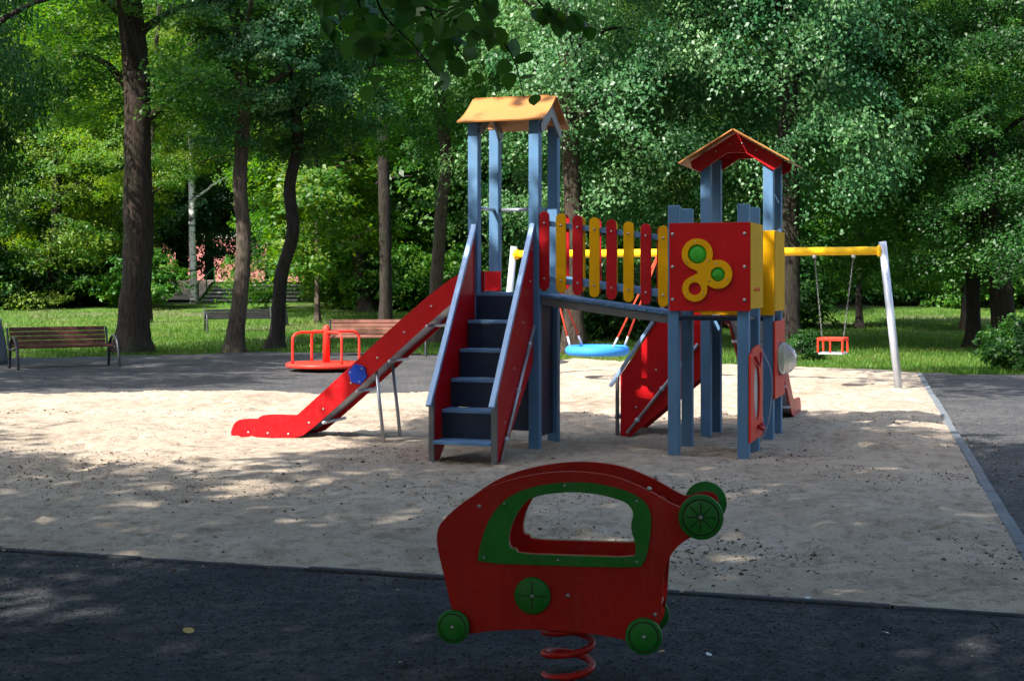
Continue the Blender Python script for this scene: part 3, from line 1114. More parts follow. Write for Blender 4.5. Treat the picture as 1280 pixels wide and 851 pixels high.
for i, (x, y, k, lf) in enumerate(SHRUB):
    shrub(x, y, k, lf, {'leaf': 'fresh green', 'leaf_dark': 'dark green', 'leaf_yellow': 'yellow green'}[lf] + (' bushy undergrowth shrub by the brown bench lawn' if x < -10 else ' bushy undergrowth shrub behind the carousel and slide' if x < 0 else ' bushy undergrowth shrub behind the nest swing' if x < 9 else ' bushy undergrowth shrub behind the red swing seat'), ['bush_a', 'bush_b'][i % 2], 'undergrowth shrubs along the wood', i * 1.3)
shrub(6.0, 27.9, .3, 'leaf_dark', 'low dark shrub between the clear dome and red swing seat', 'bush_a', None, .4)
shrub(9.6, 24.6, .6, 'leaf_dark', 'dark shrub spilling over the lawn under the forked tree', 'bush_b', None, 2.0)

# ------------------------------------------------------------------ trees overhead and behind the camera: they throw the shade on the foreground
SH_B = [(0, 545), (130, 572), (300, 590), (450, 580), (520, 548), (600, 520), (760, 517), (1000, 518), (1100, 532), (1190, 550), (1280, 556), (1500, 560), (-300, 540)]
SH_B = sorted(SH_B)


def shade_limit(X, Y):
    px = 640 + 1700 * X / np.maximum(Y, 1)
    yb = np.interp(px, [a for a, _ in SH_B], [b for _, b in SH_B])
    return 2720.0 / (yb - 352)


GAPS = [(*gpt(px, py).xy, r) for px, py, r in ((330, 842, .68), (545, 848, .7), (25, 765, .66), (490, 792, .58), (960, 838, .62), (1090, 815, .58), (330, 610, .7))]


def shade_wanted(X, Y):
    """probability of a leaf clump whose shadow falls at ground point X, Y"""
    lim = shade_limit(X, Y) + 2.2 * (fbm(X * .7, Y * .7, 77, 3) - .45)
    pr = np.clip((lim - .5 - Y) / .8 + .5, 0, 1)
    roof = ((X - (-.05 + SH.x * SHIFT * 3.2)) / 1.25) ** 2 + ((Y - (12.95 + SH.y * SHIFT * 3.2)) / 1.05) ** 2
    pr = np.where(roof < 1, 0, pr)
    left = (X < -4.2 + .8 * (fbm(X, Y, 3, 2) - .4)) & (Y > 20.6) & (Y < 29)
    pr = np.where(left, .45, pr)
    right = (X > 6.2) & (Y > 19.6 + .12 * (X - 7)) & (Y < 25)
    pr = np.where(right, .4, pr)
    lit = (fbm(X * 1.1, Y * 1.1, 55, 3) > np.where(Y < 7.3, .64, .675)) & (Y > 5)
    for gx_, gy_, gr in GAPS:
        pr = np.where((X - gx_) ** 2 + (Y - gy_) ** 2 < gr * gr, 0, pr)
    keep = ((X - .6) / 1.0) ** 2 + ((Y - 5.8) / .9) ** 2 < 1
    return np.where(keep, 1, np.where(lit, pr * .25, pr))


def shade_canopy():
    n = 9500
    gx = rng.uniform(-15, 13, n)
    gy = rng.uniform(-3, 29, n)
    pr = shade_wanted(gx, gy)
    ok = rng.uniform(0, 1, n) < pr
    gx, gy = gx[ok], gy[ok]
    H = rng.uniform(7.6, 12.5, len(gx))
    cx = gx - SH.x * SHIFT * H
    cy = gy - SH.y * SHIFT * H
    return np.stack([cx, cy, H], 1)


cent = shade_canopy()
STEMS = [(-5.6, 1.0, 'big leafy tree left of the camera shading the foreground gravel', .32), (1.9, -4.5, 'broad leafy tree behind the camera with a bough drooping into view', .38),
         (-15.5, 9.0, 'tall leafy tree left of the sand pit shading its edge', .3), (-13.5, 19.0, 'leafy tree beyond the left edge near the brown bench', .3), (7.0, 3.0, 'leafy tree right of the gravel throwing shade on the kerb', .3)]
sx = np.array([[s[0], s[1]] for s in STEMS])
near = np.argmin(((cent[:, None, :2] - sx[None]) ** 2).sum(2), 1)
shade_roots = []
for k, (x, y, lab, r) in enumerate(STEMS):
    root = thing('tree', lab, 'tree', (x, y, -.02))
    shade_roots.append(root)
    cc = cent[near == k] - np.array([x, y, 0])
    rs = random.Random(70 + k)
    limbs = []
    if len(cc):
        for j in range(min(14, len(cc))):
            q = Vector(min([cc[rs.randrange(len(cc))] for _ in range(6)], key=lambda v: v[0] ** 2 + v[1] ** 2))
            b = Vector((0, 0, rs.uniform(4.2, 7)))
            limbs.append(([b, b + (q - b) * .4 + Vector((0, 0, .5)), b + (q - b) * .75 + Vector((0, 0, .3)), q], .10, .02))
    trunk_builder([(0, 0, 0), (.1, .05, 3), (0, 0, 6), (.1, 0, 9.5)], r, .14, limbs, 1.6, 16, 40 + k).build('trunk', 'bark', root)
    if len(cc):
        me = leaf_mesh('crown', *sprays(cc, rng.uniform(.5, .85, len(cc)), 42, .21))
        obj('crown', me, 'leaf', root)

# the bough that droops into view: twigs with single large heart-shaped leaves
bough_tree = shade_roots[1]
BT = Vector(bough_tree.location)


def heart_leaf(k):
    rs = random.Random(k)
    half = [(0, -.42), (.16, -.5), (.36, -.42), (.47, -.2), (.44, .05), (.30, .28), (.12, .46), (0, .62)]
    vs, fs = [], []
    cv = rs.uniform(.10, .22)
    mid = [(0, y) for _, y in half]
    for (x, y), (_, my) in zip(half, mid):
        vs.append((0, y, -.10 * y * y))
        vs.append((x, y, cv * x - .25 * x * x - .12 * y * y + rs.uniform(-.02, .02)))
        vs.append((-x, y, cv * x - .25 * x * x - .12 * y * y + rs.uniform(-.02, .02)))
    for i in range(len(half) - 1):
        a, b = i * 3, (i + 1) * 3
        fs.append((a, a + 1, b + 1, b))
        fs.append((a, b, b + 2, a + 2))
    me = mesh('leaf', vs, fs, True)
    at = me.attributes.new('tint', 'FLOAT', 'FACE')
    at.data.foreach_set('value', [rs.uniform(.2, .7)] * len(me.polygons))
    me.materials.append(M['leaf_dark'])
    return me


HEART = [heart_leaf(k) for k in range(4)]


def at(px, py, Y):
    return Vector(((px - 640) * Y / 1700, Y, CAM_H - (py - 352) * Y / 1700))


rs = random.Random(5)
TW = [[(455, -260, 4.6), (440, -90, 5.2), (450, 10, 5.4), (470, 60, 5.45), (455, 105, 5.5)],
      [(520, -260, 4.6), (515, -80, 5.0), (540, 20, 5.3), (575, 65, 5.45), (590, 90, 5.5)],
      [(480, -260, 4.6), (470, -60, 5.0), (475, 10, 5.2), (520, 60, 5.25), (545, 95, 5.3)],
      [(560, -250, 4.7), (575, -70, 5.2), (600, 10, 5.5), (640, 70, 5.6), (655, 122, 5.65)],
      [(600, -250, 4.7), (640, -80, 5.3), (665, -10, 5.6), (700, 25, 5.7), (730, 30, 5.7)],
      [(520, -260, 4.6), (500, -90, 4.9), (505, -10, 5.0), (560, 20, 5.1), (600, 45, 5.1)],
      [(430, -250, 4.7), (415, -80, 5.4), (405, -20, 5.5), (425, 20, 5.6), (430, 55, 5.6)],
      [(580, -250, 4.7), (560, -90, 5.3), (550, -10, 5.5), (575, 40, 5.6), (560, 90, 5.6)]]
limb = MB()
start = at(500, -420, 3.4)
limb.tube(spline([Vector((BT.x, BT.y, 4.6)) - BT, Vector((1.2, -1.2, 5.2)) - BT, Vector((.2, 1.8, 4.9)) - BT, at(520, -300, 4.4) - BT, at(540, -240, 4.75) - BT], 5), [.09 - .0033 * i for i in range(21)], 8)
bough = limb.build('bough', 'bark_dark', bough_tree)
for t in TW:
    pts = spline([at(*q) - BT for q in t], 6)
    mb = MB()
    m = len(pts)
    mb.tube(pts, [.008 - .006 * i / (m - 1) for i in range(m)], 6)
    mb.build('twig', 'bark_dark', bough)
    for i in range(8, m):
        for rep in range(2 if i < m - 6 else 1):
            if rs.random() < .3 and i < m - 1:
                continue
            lf = bpy.data.objects.new('leaf', HEART[rs.randrange(4)])
            s = rs.uniform(.055, .088)
            out = Vector((rs.uniform(-1, 1), rs.uniform(-.7, .7), rs.uniform(-.5, .15))).normalized()
            lf.location = pts[i] + out * s * .75
            lf.rotation_euler = (Matrix.Rotation(rs.gauss(0, .6), 3, 'Z') @ Matrix.Rotation(R(90) + rs.gauss(0, .5), 3, 'X') @ Matrix.Rotation(math.pi + rs.gauss(0, .8), 3, 'Z')).to_euler()
            lf.scale = (s * rs.uniform(.9, 1.1), s, s)
            link(lf, bough)


# ------------------------------------------------------------------ play structure
TH = R(19)
O = Vector((0.215, 12.6))
play = thing('play_structure', 'red yellow and blue play structure with two roofed towers and picket bridge', 'play structure', (O.x, O.y, 0.03), -TH)
POST = 0.1
A0, A1 = 1.31, 1.93
ZG = -0.12


def post(a, b, h, mat='blue', cap=False):
    mb = MB().box(a - POST / 2, a + POST / 2, b - POST / 2, b + POST / 2, ZG, h)
    o = mb.build('post', mat, play, .008, 2)
    return o


def bolt(parent, p, ax, r=.011):
    """small dome bolt head at p facing direction ax"""
    q = Vector(ax).to_track_quat('Z', 'Y').to_matrix()
    fr = Matrix.Translation(Vector(p)) @ q.to_4x4()
    return MB().lathe([(r, -.004), (r, .003), (r * .7, .008), (r * .2, .010)], 8, fr).build('bolt', 'bolt', parent)


tall = 3.06
for a in (-.6, 0):
    for b in (0, .58):
        post(a, b, tall)
for a in (A0, A1):
    for b in (0, .58):
        post(a, b, 2.25)
    for b in (1.5, 2.06):
        post(a, b, 2.83)

# tall tower: deck, bars, dark boards
DT = 1.47
MB().box(-.55, -.05, -.02, .60, DT - .04, DT).build('deck', 'deckblue', play, .004)
MB().tube([(-.6, .05, 2.27), (-.6, .53, 2.27)], .018).build('guard_bar', 'steel', play)
MB().tube([(-.55, .58, 2.27), (-.05, .58, 2.27)], .018).build('guard_bar', 'steel', play)
MB().box(-.016, .006, .052, .528, .12, 1.40).build('back_board', 'navy', play, .003)
MB().box(-.548, -.052, .575, .597, .12, 1.40).build('back_board', 'navy', play, .003)


# tall tower roof: two curved sheets, ridge along a
def curved_sheet(name, a0, a1, prof, th, mat, parent):
    """prof: (b, z) points from ridge to eave"""
    vs, fs = [], []
    m = len(prof)
    rows = []
    nrm = []
    for i in range(m):
        p, q = prof[max(i - 1, 0)], prof[min(i + 1, m - 1)]
        d = Vector((q[0] - p[0], q[1] - p[1])).normalized()
        nrm.append(Vector((-d.y, d.x)) if d.x >= 0 else Vector((d.y, -d.x)))
    na = 4
    for side in (0, 1):
        for i, (b, z) in enumerate(prof):
            for j in range(na):
                a = a0 + (a1 - a0) * j / (na - 1)
                off = nrm[i] * (th * side)
                vs.append((a, b + off.x, z + off.y))
    k = m * na
    for i in range(m - 1):
        for j in range(na - 1):
            v = i * na + j
            fs.append((v, v + 1, v + na + 1, v + na))
            fs.append((k + v, k + v + na, k + v + na + 1, k + v + 1))
    for i in range(m - 1):
        for j in (0, na - 1):
            v = i * na + j
            fs.append((v, v + na, k + v + na, k + v))
    for i in (0, m - 1):
        for j in range(na - 1):
            v = i * na + j
            fs.append((v, v + 1, k + v + 1, k + v))
    return MB().add(vs, fs).build(name, mat, parent)


RZ, EZ = 3.31, 3.05
roof = thing('roof', None, None)
roof.parent = play
for sgn, nm in ((-1, 'roof_sheet'), (1, 'roof_sheet')):
    prof = []
    for i in range(11):
        t = i / 10
        b = .29 + sgn * (.012 + .43 * t)
        z = RZ - (RZ - EZ) * (1.42 * t - .42 * t * t) + .0
        prof.append((b, z))
    curved_sheet('roof_sheet', -.72, .12, prof, .014, 'orange', roof)
MB().beam((-.70, .29, RZ + .012), (.05, .29, RZ + .012), .05, .02).build('ridge_strip', 'orange', roof)
for a in (-.6, 0):
    mb = MB()
    mb.prism([(-.03, 2.96), (.04, 2.955), (.29, 3.13), (.54, 2.955), (.61, 2.96), (.61, 3.03), (.33, 3.235), (.25, 3.235), (-.03, 3.03)], [], lambda x, y, t, a=a: (a + t, x, y), .052, .07)
    mb.build('gable_board', 'greysteel', roof)
    for b in (0, .58):
        MB().box(a - .055, a + .056, b - .056, b + .056, tall - .002, tall + .012).build('post_cap', 'orange', roof)


# stairs ------------------------------------------------------
def stairs(frame, L, w, zt, nstep, parent, drop_bottom=True):
    """frame(s, t, z): s from the foot (0) to the top (L), t across the width from 0 to w"""
    root = bpy.data.objects.new('stairs', None)
    link(root, parent)
    rise = zt / (nstep + 1) if False else (zt - .2) / nstep
    run = L / nstep
    for k in range(nstep):
        z = .2 + rise * k
        s = run * k
        mb = MB()
        vs = [frame(x, y, q) for x in (s - .02, s + run) for y in (.02, w - .02) for q in (z - .03, z)]
        mb.add(vs, [(0, 1, 3, 2), (4, 6, 7, 5), (0, 4, 5, 1), (2, 3, 7, 6), (0, 2, 6, 4), (1, 5, 7, 3)])
        tr = mb.build('tread', 'rail' if False else 'deckblue', root, .004)
        vs = [frame(x, y, q) for x in (s + run - .012, s + run + .012) for y in (.022, w - .022) for q in (z + .002, z + rise - .032)]
        MB().add(vs, [(0, 1, 3, 2), (4, 6, 7, 5), (0, 4, 5, 1), (2, 3, 7, 6), (0, 2, 6, 4), (1, 5, 7, 3)]).build('riser', 'navy', root)
    top_z, top_s = zt + .63, L + .02
    for t0, t1, sgn in ((-.012, .006, -1), (w - .006, w + .012, 1)):
        outline = [(.05, .0), (.16, .0), (L + .03, zt - .62), (L + .03, zt + .60), (.05, .62)]
        pn = MB().prism(outline, [], lambda x, y, t: frame(x, t, y), t0, t1).build('side_panel', 'red', root, .003)
        tm = (t0 + t1) / 2
        MB().beam(frame(-.06, tm, .50), frame(L + .0, tm, top_z), .05, .035, (0, 0, 1)).build('handrail', 'rail', root, .005)
        MB().beam(frame(.015, tm, ZG), frame(.015, tm, .60), .05, .03, frame(1, 0, 0) - frame(0, 0, 0)).build('rail_post', 'greysteel', root, .004)
        to = t1 + .016 if sgn > 0 else t0 - .016
        MB().tube([frame(.12, to, .03), frame(L - .02, to, zt - .30)], .016).build('stringer_tube', 'steel', root)
        for q in (.15, .5, .85):
            p = frame(.12 + (L - .14) * q, to, .03 + (zt - .33) * q)
            fr = Matrix.Translation(p) @ (frame(0, 1, 0) - frame(0, 0, 0)).to_track_quat('Z', 'Y').to_matrix().to_4x4()
            MB().lathe([(.026, -.02), (.026, .012), (.015, .02)], 10, fr).build('clamp', 'galv', root)
        for q, z in ((.2, .35), (.45, .8), (.7, 1.2), (.9, zt + .1), (.95, zt + .4)):
            ss = .05 + (L - .05) * q
            p = frame(ss, (t1 if sgn > 0 else t0) if True else tm, z * zt / 1.47)
            bolt(pn, p, (frame(0, sgn, 0) - frame(0, 0, 0)))
    return root


stairs(lambda s, t, z: Vector((-.585 + t, -1.1 + s, z)), 1.06, .57, DT, 5, play)
stairs(lambda s, t, z: Vector((.38 + s, 2.06 - t + .0, z)), .87, .56, 1.25, 4, play)


# slides ------------------------------------------------------
def slide(frame, zt, Ls, parent, w, hexagon=False, scale=1.0):
    """frame(s, t, z): s away from the tower, t across"""
    root = bpy.data.objects.new('slide', None)
    link(root, parent)
    top = [(-.10, zt + .20), (.22, zt + .20), (Ls - .80, .29), (Ls - .70, .225), (Ls - .55, .20), (Ls - .15, .20), (Ls - .04, .16), (Ls, .06)]
    bot = [(Ls - .01, -.01), (Ls - .35, -.01), (Ls - .60, .005), (Ls - .74, .03), (Ls - .86, .07), (.30, zt - .15), (.20, zt - .10), (-.10, zt - .09)]
    outline = smooth_loop(top, 2, False) + smooth_loop(bot, 2, False)
    for t0, t1 in ((-.009, .009), (w - .009, w + .009)):
        pn = MB().prism(outline, [], lambda x, y, t: frame(x, t, y), t0, t1).build('side_panel', 'red', root, .003)
        side = -1 if t0 < 0 else 1
        for q in (.12, .3, .48, .66, .85, .95):
            s = .25 + (Ls - 1.05) * q
            z = zt + .16 + (.24 - zt - .16) * q - .13
            bolt(pn, frame(s, t0 if side < 0 else t1, z), frame(0, side, 0) - frame(0, 0, 0), .012)
        for s in (Ls - .2, Ls - .42, Ls - .65):
            bolt(pn, frame(s, t0 if side < 0 else t1, .06), frame(0, side, 0) - frame(0, 0, 0), .012)
        if hexagon and side < 0:
            hx = [(1.21 + .105 * math.cos(R(60 * k + 12)), .67 + .105 * math.sin(R(60 * k + 12))) for k in range(6)]
            h = MB().prism(hx, [], lambda x, y, t: frame(x, t, y), t0 - .018, t0 - .001).build('hexagon_plate', 'hexblue', root, .003)
            for k in range(0, 6, 2):
                bolt(h, frame(1.21 + .075 * math.cos(R(60 * k + 12)), t0 - .018, .67 + .075 * math.sin(R(60 * k + 12))), frame(0, -1, 0) - frame(0, 0, 0), .009)
    path = smooth_loop([(-.1, zt + .01), (.2, zt + .01), (Ls - .82, .10), (Ls - .62, .055), (Ls - .05, .05)], 2, False)
    vs, fs = [], []
    for x, y in path:
        for t in (.012, w - .012):
            for d in (0, -.02):
                vs.append(frame(x, t, y + d))
    for i in range(len(path) - 1):
        a, b = i * 4, i * 4 + 4
        fs += [(a, b, b + 2, a + 2), (a + 1, a + 3, b + 3, b + 1), (a, a + 1, b + 1, b), (a + 2, b + 2, b + 3, a + 3)]
    MB().add(vs, fs).build('chute', 'steel', root)
    for q in (.15, .4, .62, .85):
        s = .25 + (Ls - 1.05) * q
        z = zt - .02 + (.10 - zt) * q
        MB().tube([frame(s, -.012, z - .1), frame(s, w + .012, z - .1)], .016).build('cross_bar', 'galv', root)
    for t in (.03, w - .03):
        sl = 1.04 if Ls > 2.3 else .9
        MB().tube([frame(sl, t, zt + .02 - .92 * (sl - .25)), frame(sl - .10, t, ZG)], .018).build('support_leg', 'steel', root)
    return root


slide(lambda s, t, z: Vector((-.62 - s, .06 + t, z)), DT, 2.62, play, .46, True)
slide(lambda s, t, z: Vector((A0 + .08 + t, 2.12 + s, z)), 1.22, 2.5, play, .46)


# bridge --------------------------------------------------------
def bz(a):
    return 1.435 + (1.275 - 1.435) * (a - .05) / 1.21


for b in (.04, .54):
    MB().beam((.052, b, bz(.052) - .045), (A0 - .052, b, bz(A0 - .052) - .045), .05, .075).build('bridge_beam', 'greysteel', play, .004)
for k in range(12):
    a0 = .056 + k * .1
    a1 = a0 + .094
    vs = [(a, b, bz(a) + dz) for a in (a0, a1) for b in (-.0, .58) for dz in (-.005, .02)]
    MB().add(vs, [(0, 1, 3, 2), (4, 6, 7, 5), (0, 4, 5, 1), (2, 3, 7, 6), (0, 2, 6, 4), (1, 5, 7, 3)]).build('bridge_plank', 'deckblue', play, .003)
for b in (-.004, .585):
    for dz in (.17, .68):
        MB().beam((.052, b, bz(.052) + dz), (A0 - .052, b, bz(A0 - .052) + dz), .03, .05).build('bridge_rail', 'deckblue', play, .004)
for side, b0, b1 in ((-1, -.042, -.021), (1, .602, .623)):
    for k in range(8):
        a = .10 + k * .1595
        z0 = bz(a) + .06
        h = .73
        wd = .0475
        outl = [(a + wd * math.cos(x), z0 + h - wd + wd * math.sin(x)) for x in [math.pi * j / 8 for j in range(9)]] + [(a + wd * math.cos(x), z0 + wd + wd * math.sin(x)) for x in [math.pi + math.pi * j / 8 for j in range(9)]]
        pk = MB().prism(outl, [], lambda x, y, t: (x, t, y), b0, b1).build('picket', 'redp' if k % 2 == 0 else 'yellow', play, .003)
        for z in (bz(a) + .17, bz(a) + .68):
            bolt(pk, (a, b0 if side < 0 else b1, z), (0, side, 0))

# right tower, front box ------------------------------------------
DR = 1.27
MB().box(A0 - .02, A1 + .02, -.03, .60, DR - .045, DR - .012).build('deck', 'navy', play, .003)
MB().box(A0 + .0, A1 + .0, 1.46, 2.1, 1.22 - .04, 1.22).build('deck', 'navy', play, .003)
mpx = 12.08 / 1700


def pan(px, py):
    """panel coordinates of a photo pixel on the front red panel"""
    Z = CAM_H - (py - 352) * mpx - .03
    return (A0 - .03 + (px - 836) * (.72 / 102.0), Z)


disc = [((872, 318), 19.5, 12), ((898, 343), 18, 9), ((869, 361), 16, 8)]
hole2 = [circle(*pan(*disc[0][0]), 12 * mpx), circle(*pan(*disc[1][0]), 9 * mpx)]
pz1, pz0 = 2.09, 1.31
fp = MB().prism([(A0 - .03, pz0), (A0 + .69, pz0), (A0 + .69, pz1), (A0 - .03, pz1)], hole2, lambda x, y, t: (x, t, y), -.075, -.055).build('front_panel', 'red', play, .003)
for a in (A0 - .0, A0 + .64):
    for z in (pz0 + .1, (pz0 + pz1) / 2, pz1 - .1):
        bolt(fp, (a, -.075, z), (0, -1, 0), .016)
# trefoil plate: union of three discs as three overlapping plates of slightly different thickness joined with webs
cs3 = [pan(*d[0]) for d in disc]
rs3 = [d[1] * mpx for d in disc]
hs3 = [d[2] * mpx for d in disc]


def union_outline():
    c = (sum(p[0] for p in cs3) / 3 - .02, sum(p[1] for p in cs3) / 3)
    out = []
    for k in range(96):
        an = 2 * math.pi * k / 96
        d = (math.cos(an), math.sin(an))
        best = 0
        for (x, y), r in zip(cs3, rs3):
            ox, oy = x - c[0], y - c[1]
            pr = ox * d[0] + oy * d[1]
            dd = ox * ox + oy * oy - pr * pr
            if dd < r * r and pr + math.sqrt(r * r - dd) > 0:
                best = max(best, pr + math.sqrt(r * r - dd))
        out.append(best if best > 0 else .03)
    out = np.array(out)
    sm = (np.roll(out, 1) + 2 * out + np.roll(out, -1)) / 4
    sm = np.minimum(out, sm) * .5 + sm * .5
    return [(c[0] + r * math.cos(2 * math.pi * k / 96), c[1] + r * math.sin(2 * math.pi * k / 96)) for k, r in enumerate(sm)]


tf = MB().prism(union_outline(), [circle(*c, h) for c, h in zip(cs3, hs3)], lambda x, y, t: (x, t, y), -.094, -.0755).build('trefoil_plate', 'yellow', fp, .003)
for (c, h, col) in ((cs3[0], hs3[0], 'greenwindow'), (cs3[1], hs3[1], 'greenwindow')):
    fr = Matrix.Translation((c[0], -.064, c[1])) @ Vector((0, -1, 0)).to_track_quat('Z', 'Y').to_matrix().to_4x4()
    MB().lathe([(h * .995, 0), (h * .9, .012), (h * .6, .024), (h * .1, .029)], 24, fr).build('round_window', col, fp)
for (c, r, h) in zip(cs3, rs3, hs3):
    for an in (100, 215, 330):
        q = (r + h) / 2
        bolt(fp, (c[0] + q * math.cos(R(an)), -.094, c[1] + q * math.sin(R(an))), (0, -1, 0), .007)
# side panels, back panel with tunnel
sp = MB().box(A1 + .056, A1 + .074, -.07, .64, pz0 + .02, pz1 - .0).build('side_panel', 'yellow', play, .003)
for k in range(3):
    bolt(sp, (A1 + .074, .14 + k * .12, 1.50), (1, 0, 0), .02).data.materials[0] = M['seatred']
MB().box(A0 - .074, A0 - .056, .1, .12, pz0, pz0 + .05).build('bracket', 'steel', play)
hb = circle((A0 + A1) / 2, 1.66, .24, 28)
MB().prism([(A0 - .02, DR + .01), (A1 + .02, DR + .01), (A1 + .02, pz1 - .02), (A0 - .02, pz1 - .02)], [hb], lambda x, y, t: (x, t, y), .633, .652).build('back_panel', 'yellow', play, .003)
MB().prism([(A0 - .04, 1.24), (A1 + .065, 1.24), (A1 + .065, 2.07), (A0 - .04, 2.07)], [hb], lambda x, y, t: (x, t, y), 1.425, 1.444).build('front_panel', 'yellow', play, .003)
rg = MB().box(A1 + .0525, A1 + .07, 1.45, 2.13, 1.28, 2.07).build('side_panel', 'yellow', play, .003)
vs, fs = [], []
for b in (.64, 1.43):
    for r in (.25, .238):
        for x, z in circle((A0 + A1) / 2, 1.66, r, 28):
            vs.append((x, b, z))
n_ = 28
for k in range(n_):
    k2 = (k + 1) % n_
    fs += [(k, k2, 2 * n_ + k2, 2 * n_ + k), (n_ + k, 3 * n_ + k, 3 * n_ + k2, n_ + k2), (k, n_ + k, n_ + k2, k2), (2 * n_ + k, 2 * n_ + k2, 3 * n_ + k2, 3 * n_ + k)]
MB().add(vs, fs, True).build('crawl_tunnel', 'navy', play)

# rear tower roof: gable towards the front, ridge along b
RA, RM = (A0 + A1) / 2, 3.06
roof2 = bpy.data.objects.new('roof', None)
link(roof2, play)
for sgn in (-1, 1):
    vs = [(RA + sgn * (.006 if i == 0 else .54), b, (RM if i == 0 else 2.745) + dz) for i in (0, 1) for b in (1.24, 2.34) for dz in (-.014, 0)]
    MB().add(vs, [(0, 1, 3, 2), (4, 6, 7, 5), (0, 4, 5, 1), (2, 3, 7, 6), (0, 2, 6, 4), (1, 5, 7, 3)]).build('roof_sheet', 'orange', roof2)
for b in (1.43, 2.12):
    outl = [(-.44, 2.70), (-.36, 2.66), (-.09, 2.84), (.09, 2.84), (.36, 2.66), (.44, 2.70), (.455, 2.765), (.0, 3.035), (-.455, 2.765)]
    g = MB().prism([(RA + x, z) for x, z in outl], [], lambda x, y, t: (x, t, y), b - .008, b + .012).build('gable_board', 'red', roof2, .002)
    for x, z in ((-.06, 2.93), (.06, 2.93), (-.2, 2.86), (.2, 2.86)):
        bolt(g, (RA + x, b - .008, z), (0, -1, 0), .009)
for a in (A0, A1):
    bolt(roof2, (a, 1.45, 2.79), (0, -1, 0), .018)

# low play panels
lp = MB().prism([(-.06, .16), (.63, .16), (.63, .95), (.40, 1.0), (.12, .98), (-.06, .92)], [smooth_loop([(.14, .36), (.46, .30), (.46, .80), (.14, .84)], 2)], lambda x, y, t: (t, x, y), A1 + .054, A1 + .072).build('play_panel', 'seatred', play, .003)
MB().prism([(.10, .28), (.50, .28), (.50, .88), (.10, .88)], [], lambda x, y, t: (t, x, y), A1 + .046, A1 + .053).build('mirror', 'steel', lp)
MB().tube(spline([(A1 + .085, .12, .90), (A1 + .10, .3, .82), (A1 + .085, .48, .92)], 5), .012).build('bead_rail', 'redp', lp)
MB().tube(spline([(A1 + .085, .30, .27), (A1 + .115, .38, .24), (A1 + .085, .5, .27)], 5), .018).build('handle', 'redp', lp)
MB().tube(spline([(A1 + .08, .50, .96), (A1 + .16, .60, .70), (A1 + .13, .62, .30), (A1 + .06, .60, .10)], 5), .004).build('cord', 'galv', lp)
dp = MB().prism([(1.44, .42), (2.12, .42), (2.12, 1.18), (1.44, 1.18)], [circle(1.78, .80, .17, 28)], lambda x, y, t: (t, x, y), A1 + .054, A1 + .072).build('play_panel', 'seatred', play, .003)
fr = Matrix.Translation((A1 + .07, 1.78, .80)) @ Vector((1, 0, 0)).to_track_quat('Z', 'Y').to_matrix().to_4x4()
vs, fs = [], []
for th in (0, .006):
    for i in range(7):
        q = math.pi / 2 * i / 6.3
        for k in range(28):
            an = 2 * math.pi * k / 28
            r = .17 - th
            vs.append(fr @ Vector((r * math.cos(q) * math.cos(an), r * math.cos(q) * math.sin(an), r * math.sin(q))))
for th in (0, 1):
    for i in range(6):
        for k in range(28):
            a_ = th * 196 + i * 28 + k
            b_ = th * 196 + i * 28 + (k + 1) % 28
            fs.append((a_, b_, b_ + 28, a_ + 28) if th == 0 else (a_, a_ + 28, b_ + 28, b_))
fs.append(tuple(168 + k for k in range(28)))
fs.append(tuple(196 + 168 + k for k in reversed(range(28))))
for k in range(28):
    fs.append((k, 196 + k, 196 + (k + 1) % 28, (k + 1) % 28))
MB().add(vs, fs, True).build('bubble_dome', 'dome', dp)

# ------------------------------------------------------------------ spring rider
RY, RX = 5.30, (712 - 640) * 5.30 / 1700
rphi = R(11)
rider = thing('spring_rider', 'dark red car shaped spring rider with green wheels on dark gravel', 'spring rider', (RX, RY + .155, 0), -rphi)
ks = RY / 1700 / 2.926
zy0 = (352 + 2720 / RY - 560) * 2.926


def rp(zx, zy):
    return ((zx - 512) * ks / math.cos(rphi) , (zy0 - zy) * ks)


outer = [(48, 345), (52, 315), (64, 288), (95, 255), (150, 206), (240, 150), (330, 118), (430, 95), (520, 85), (600, 85), (700, 97), (790, 130), (860, 165), (905, 192), (945, 208), (985, 190), (1035, 185), (1060, 215),
         (1055, 262), (1020, 290), (965, 312), (922, 345), (892, 390), (876, 440), (872, 500), (868, 560), (862, 620), (850, 690), (800, 705), (745, 690), (690, 681), (600, 672), (500, 667), (400, 668), (300, 675), (240, 683), (180, 694),
         (120, 705), (95, 660), (108, 620), (98, 580), (80, 500), (62, 430), (51, 380)]
win = [(352, 391), (345, 372), (325, 372), (318, 345), (322, 310), (335, 270), (360, 225), (385, 195), (412, 180), (470, 165), (560, 157), (640, 163), (700, 175), (745, 190), (765, 213), (770, 235), (762, 262), (762, 290), (775, 330), (779, 365), (772, 389), (560, 390)]
gout = [(204, 430), (206, 400), (212, 370), (225, 320), (250, 260), (290, 205), (340, 170), (400, 145), (480, 128), (560, 121), (640, 125), (720, 140), (785, 166), (820, 195), (834, 240), (831, 300), (820, 370), (805, 410), (790, 424), (500, 429)]
outl = smooth_loop([rp(*p) for p in outer], 2)
winl = smooth_loop([rp(*p) for p in win], 1)
goutl = smooth_loop([rp(*p) for p in gout], 1)
goutl = [(x, z) for x, z in goutl]
HW = .155


def side_plate(y0, y1):
    return MB().prism(outl, [winl], lambda x, z, t: (x, t, z), y0, y1).build('side_panel', 'ridered', rider, .005, 3)


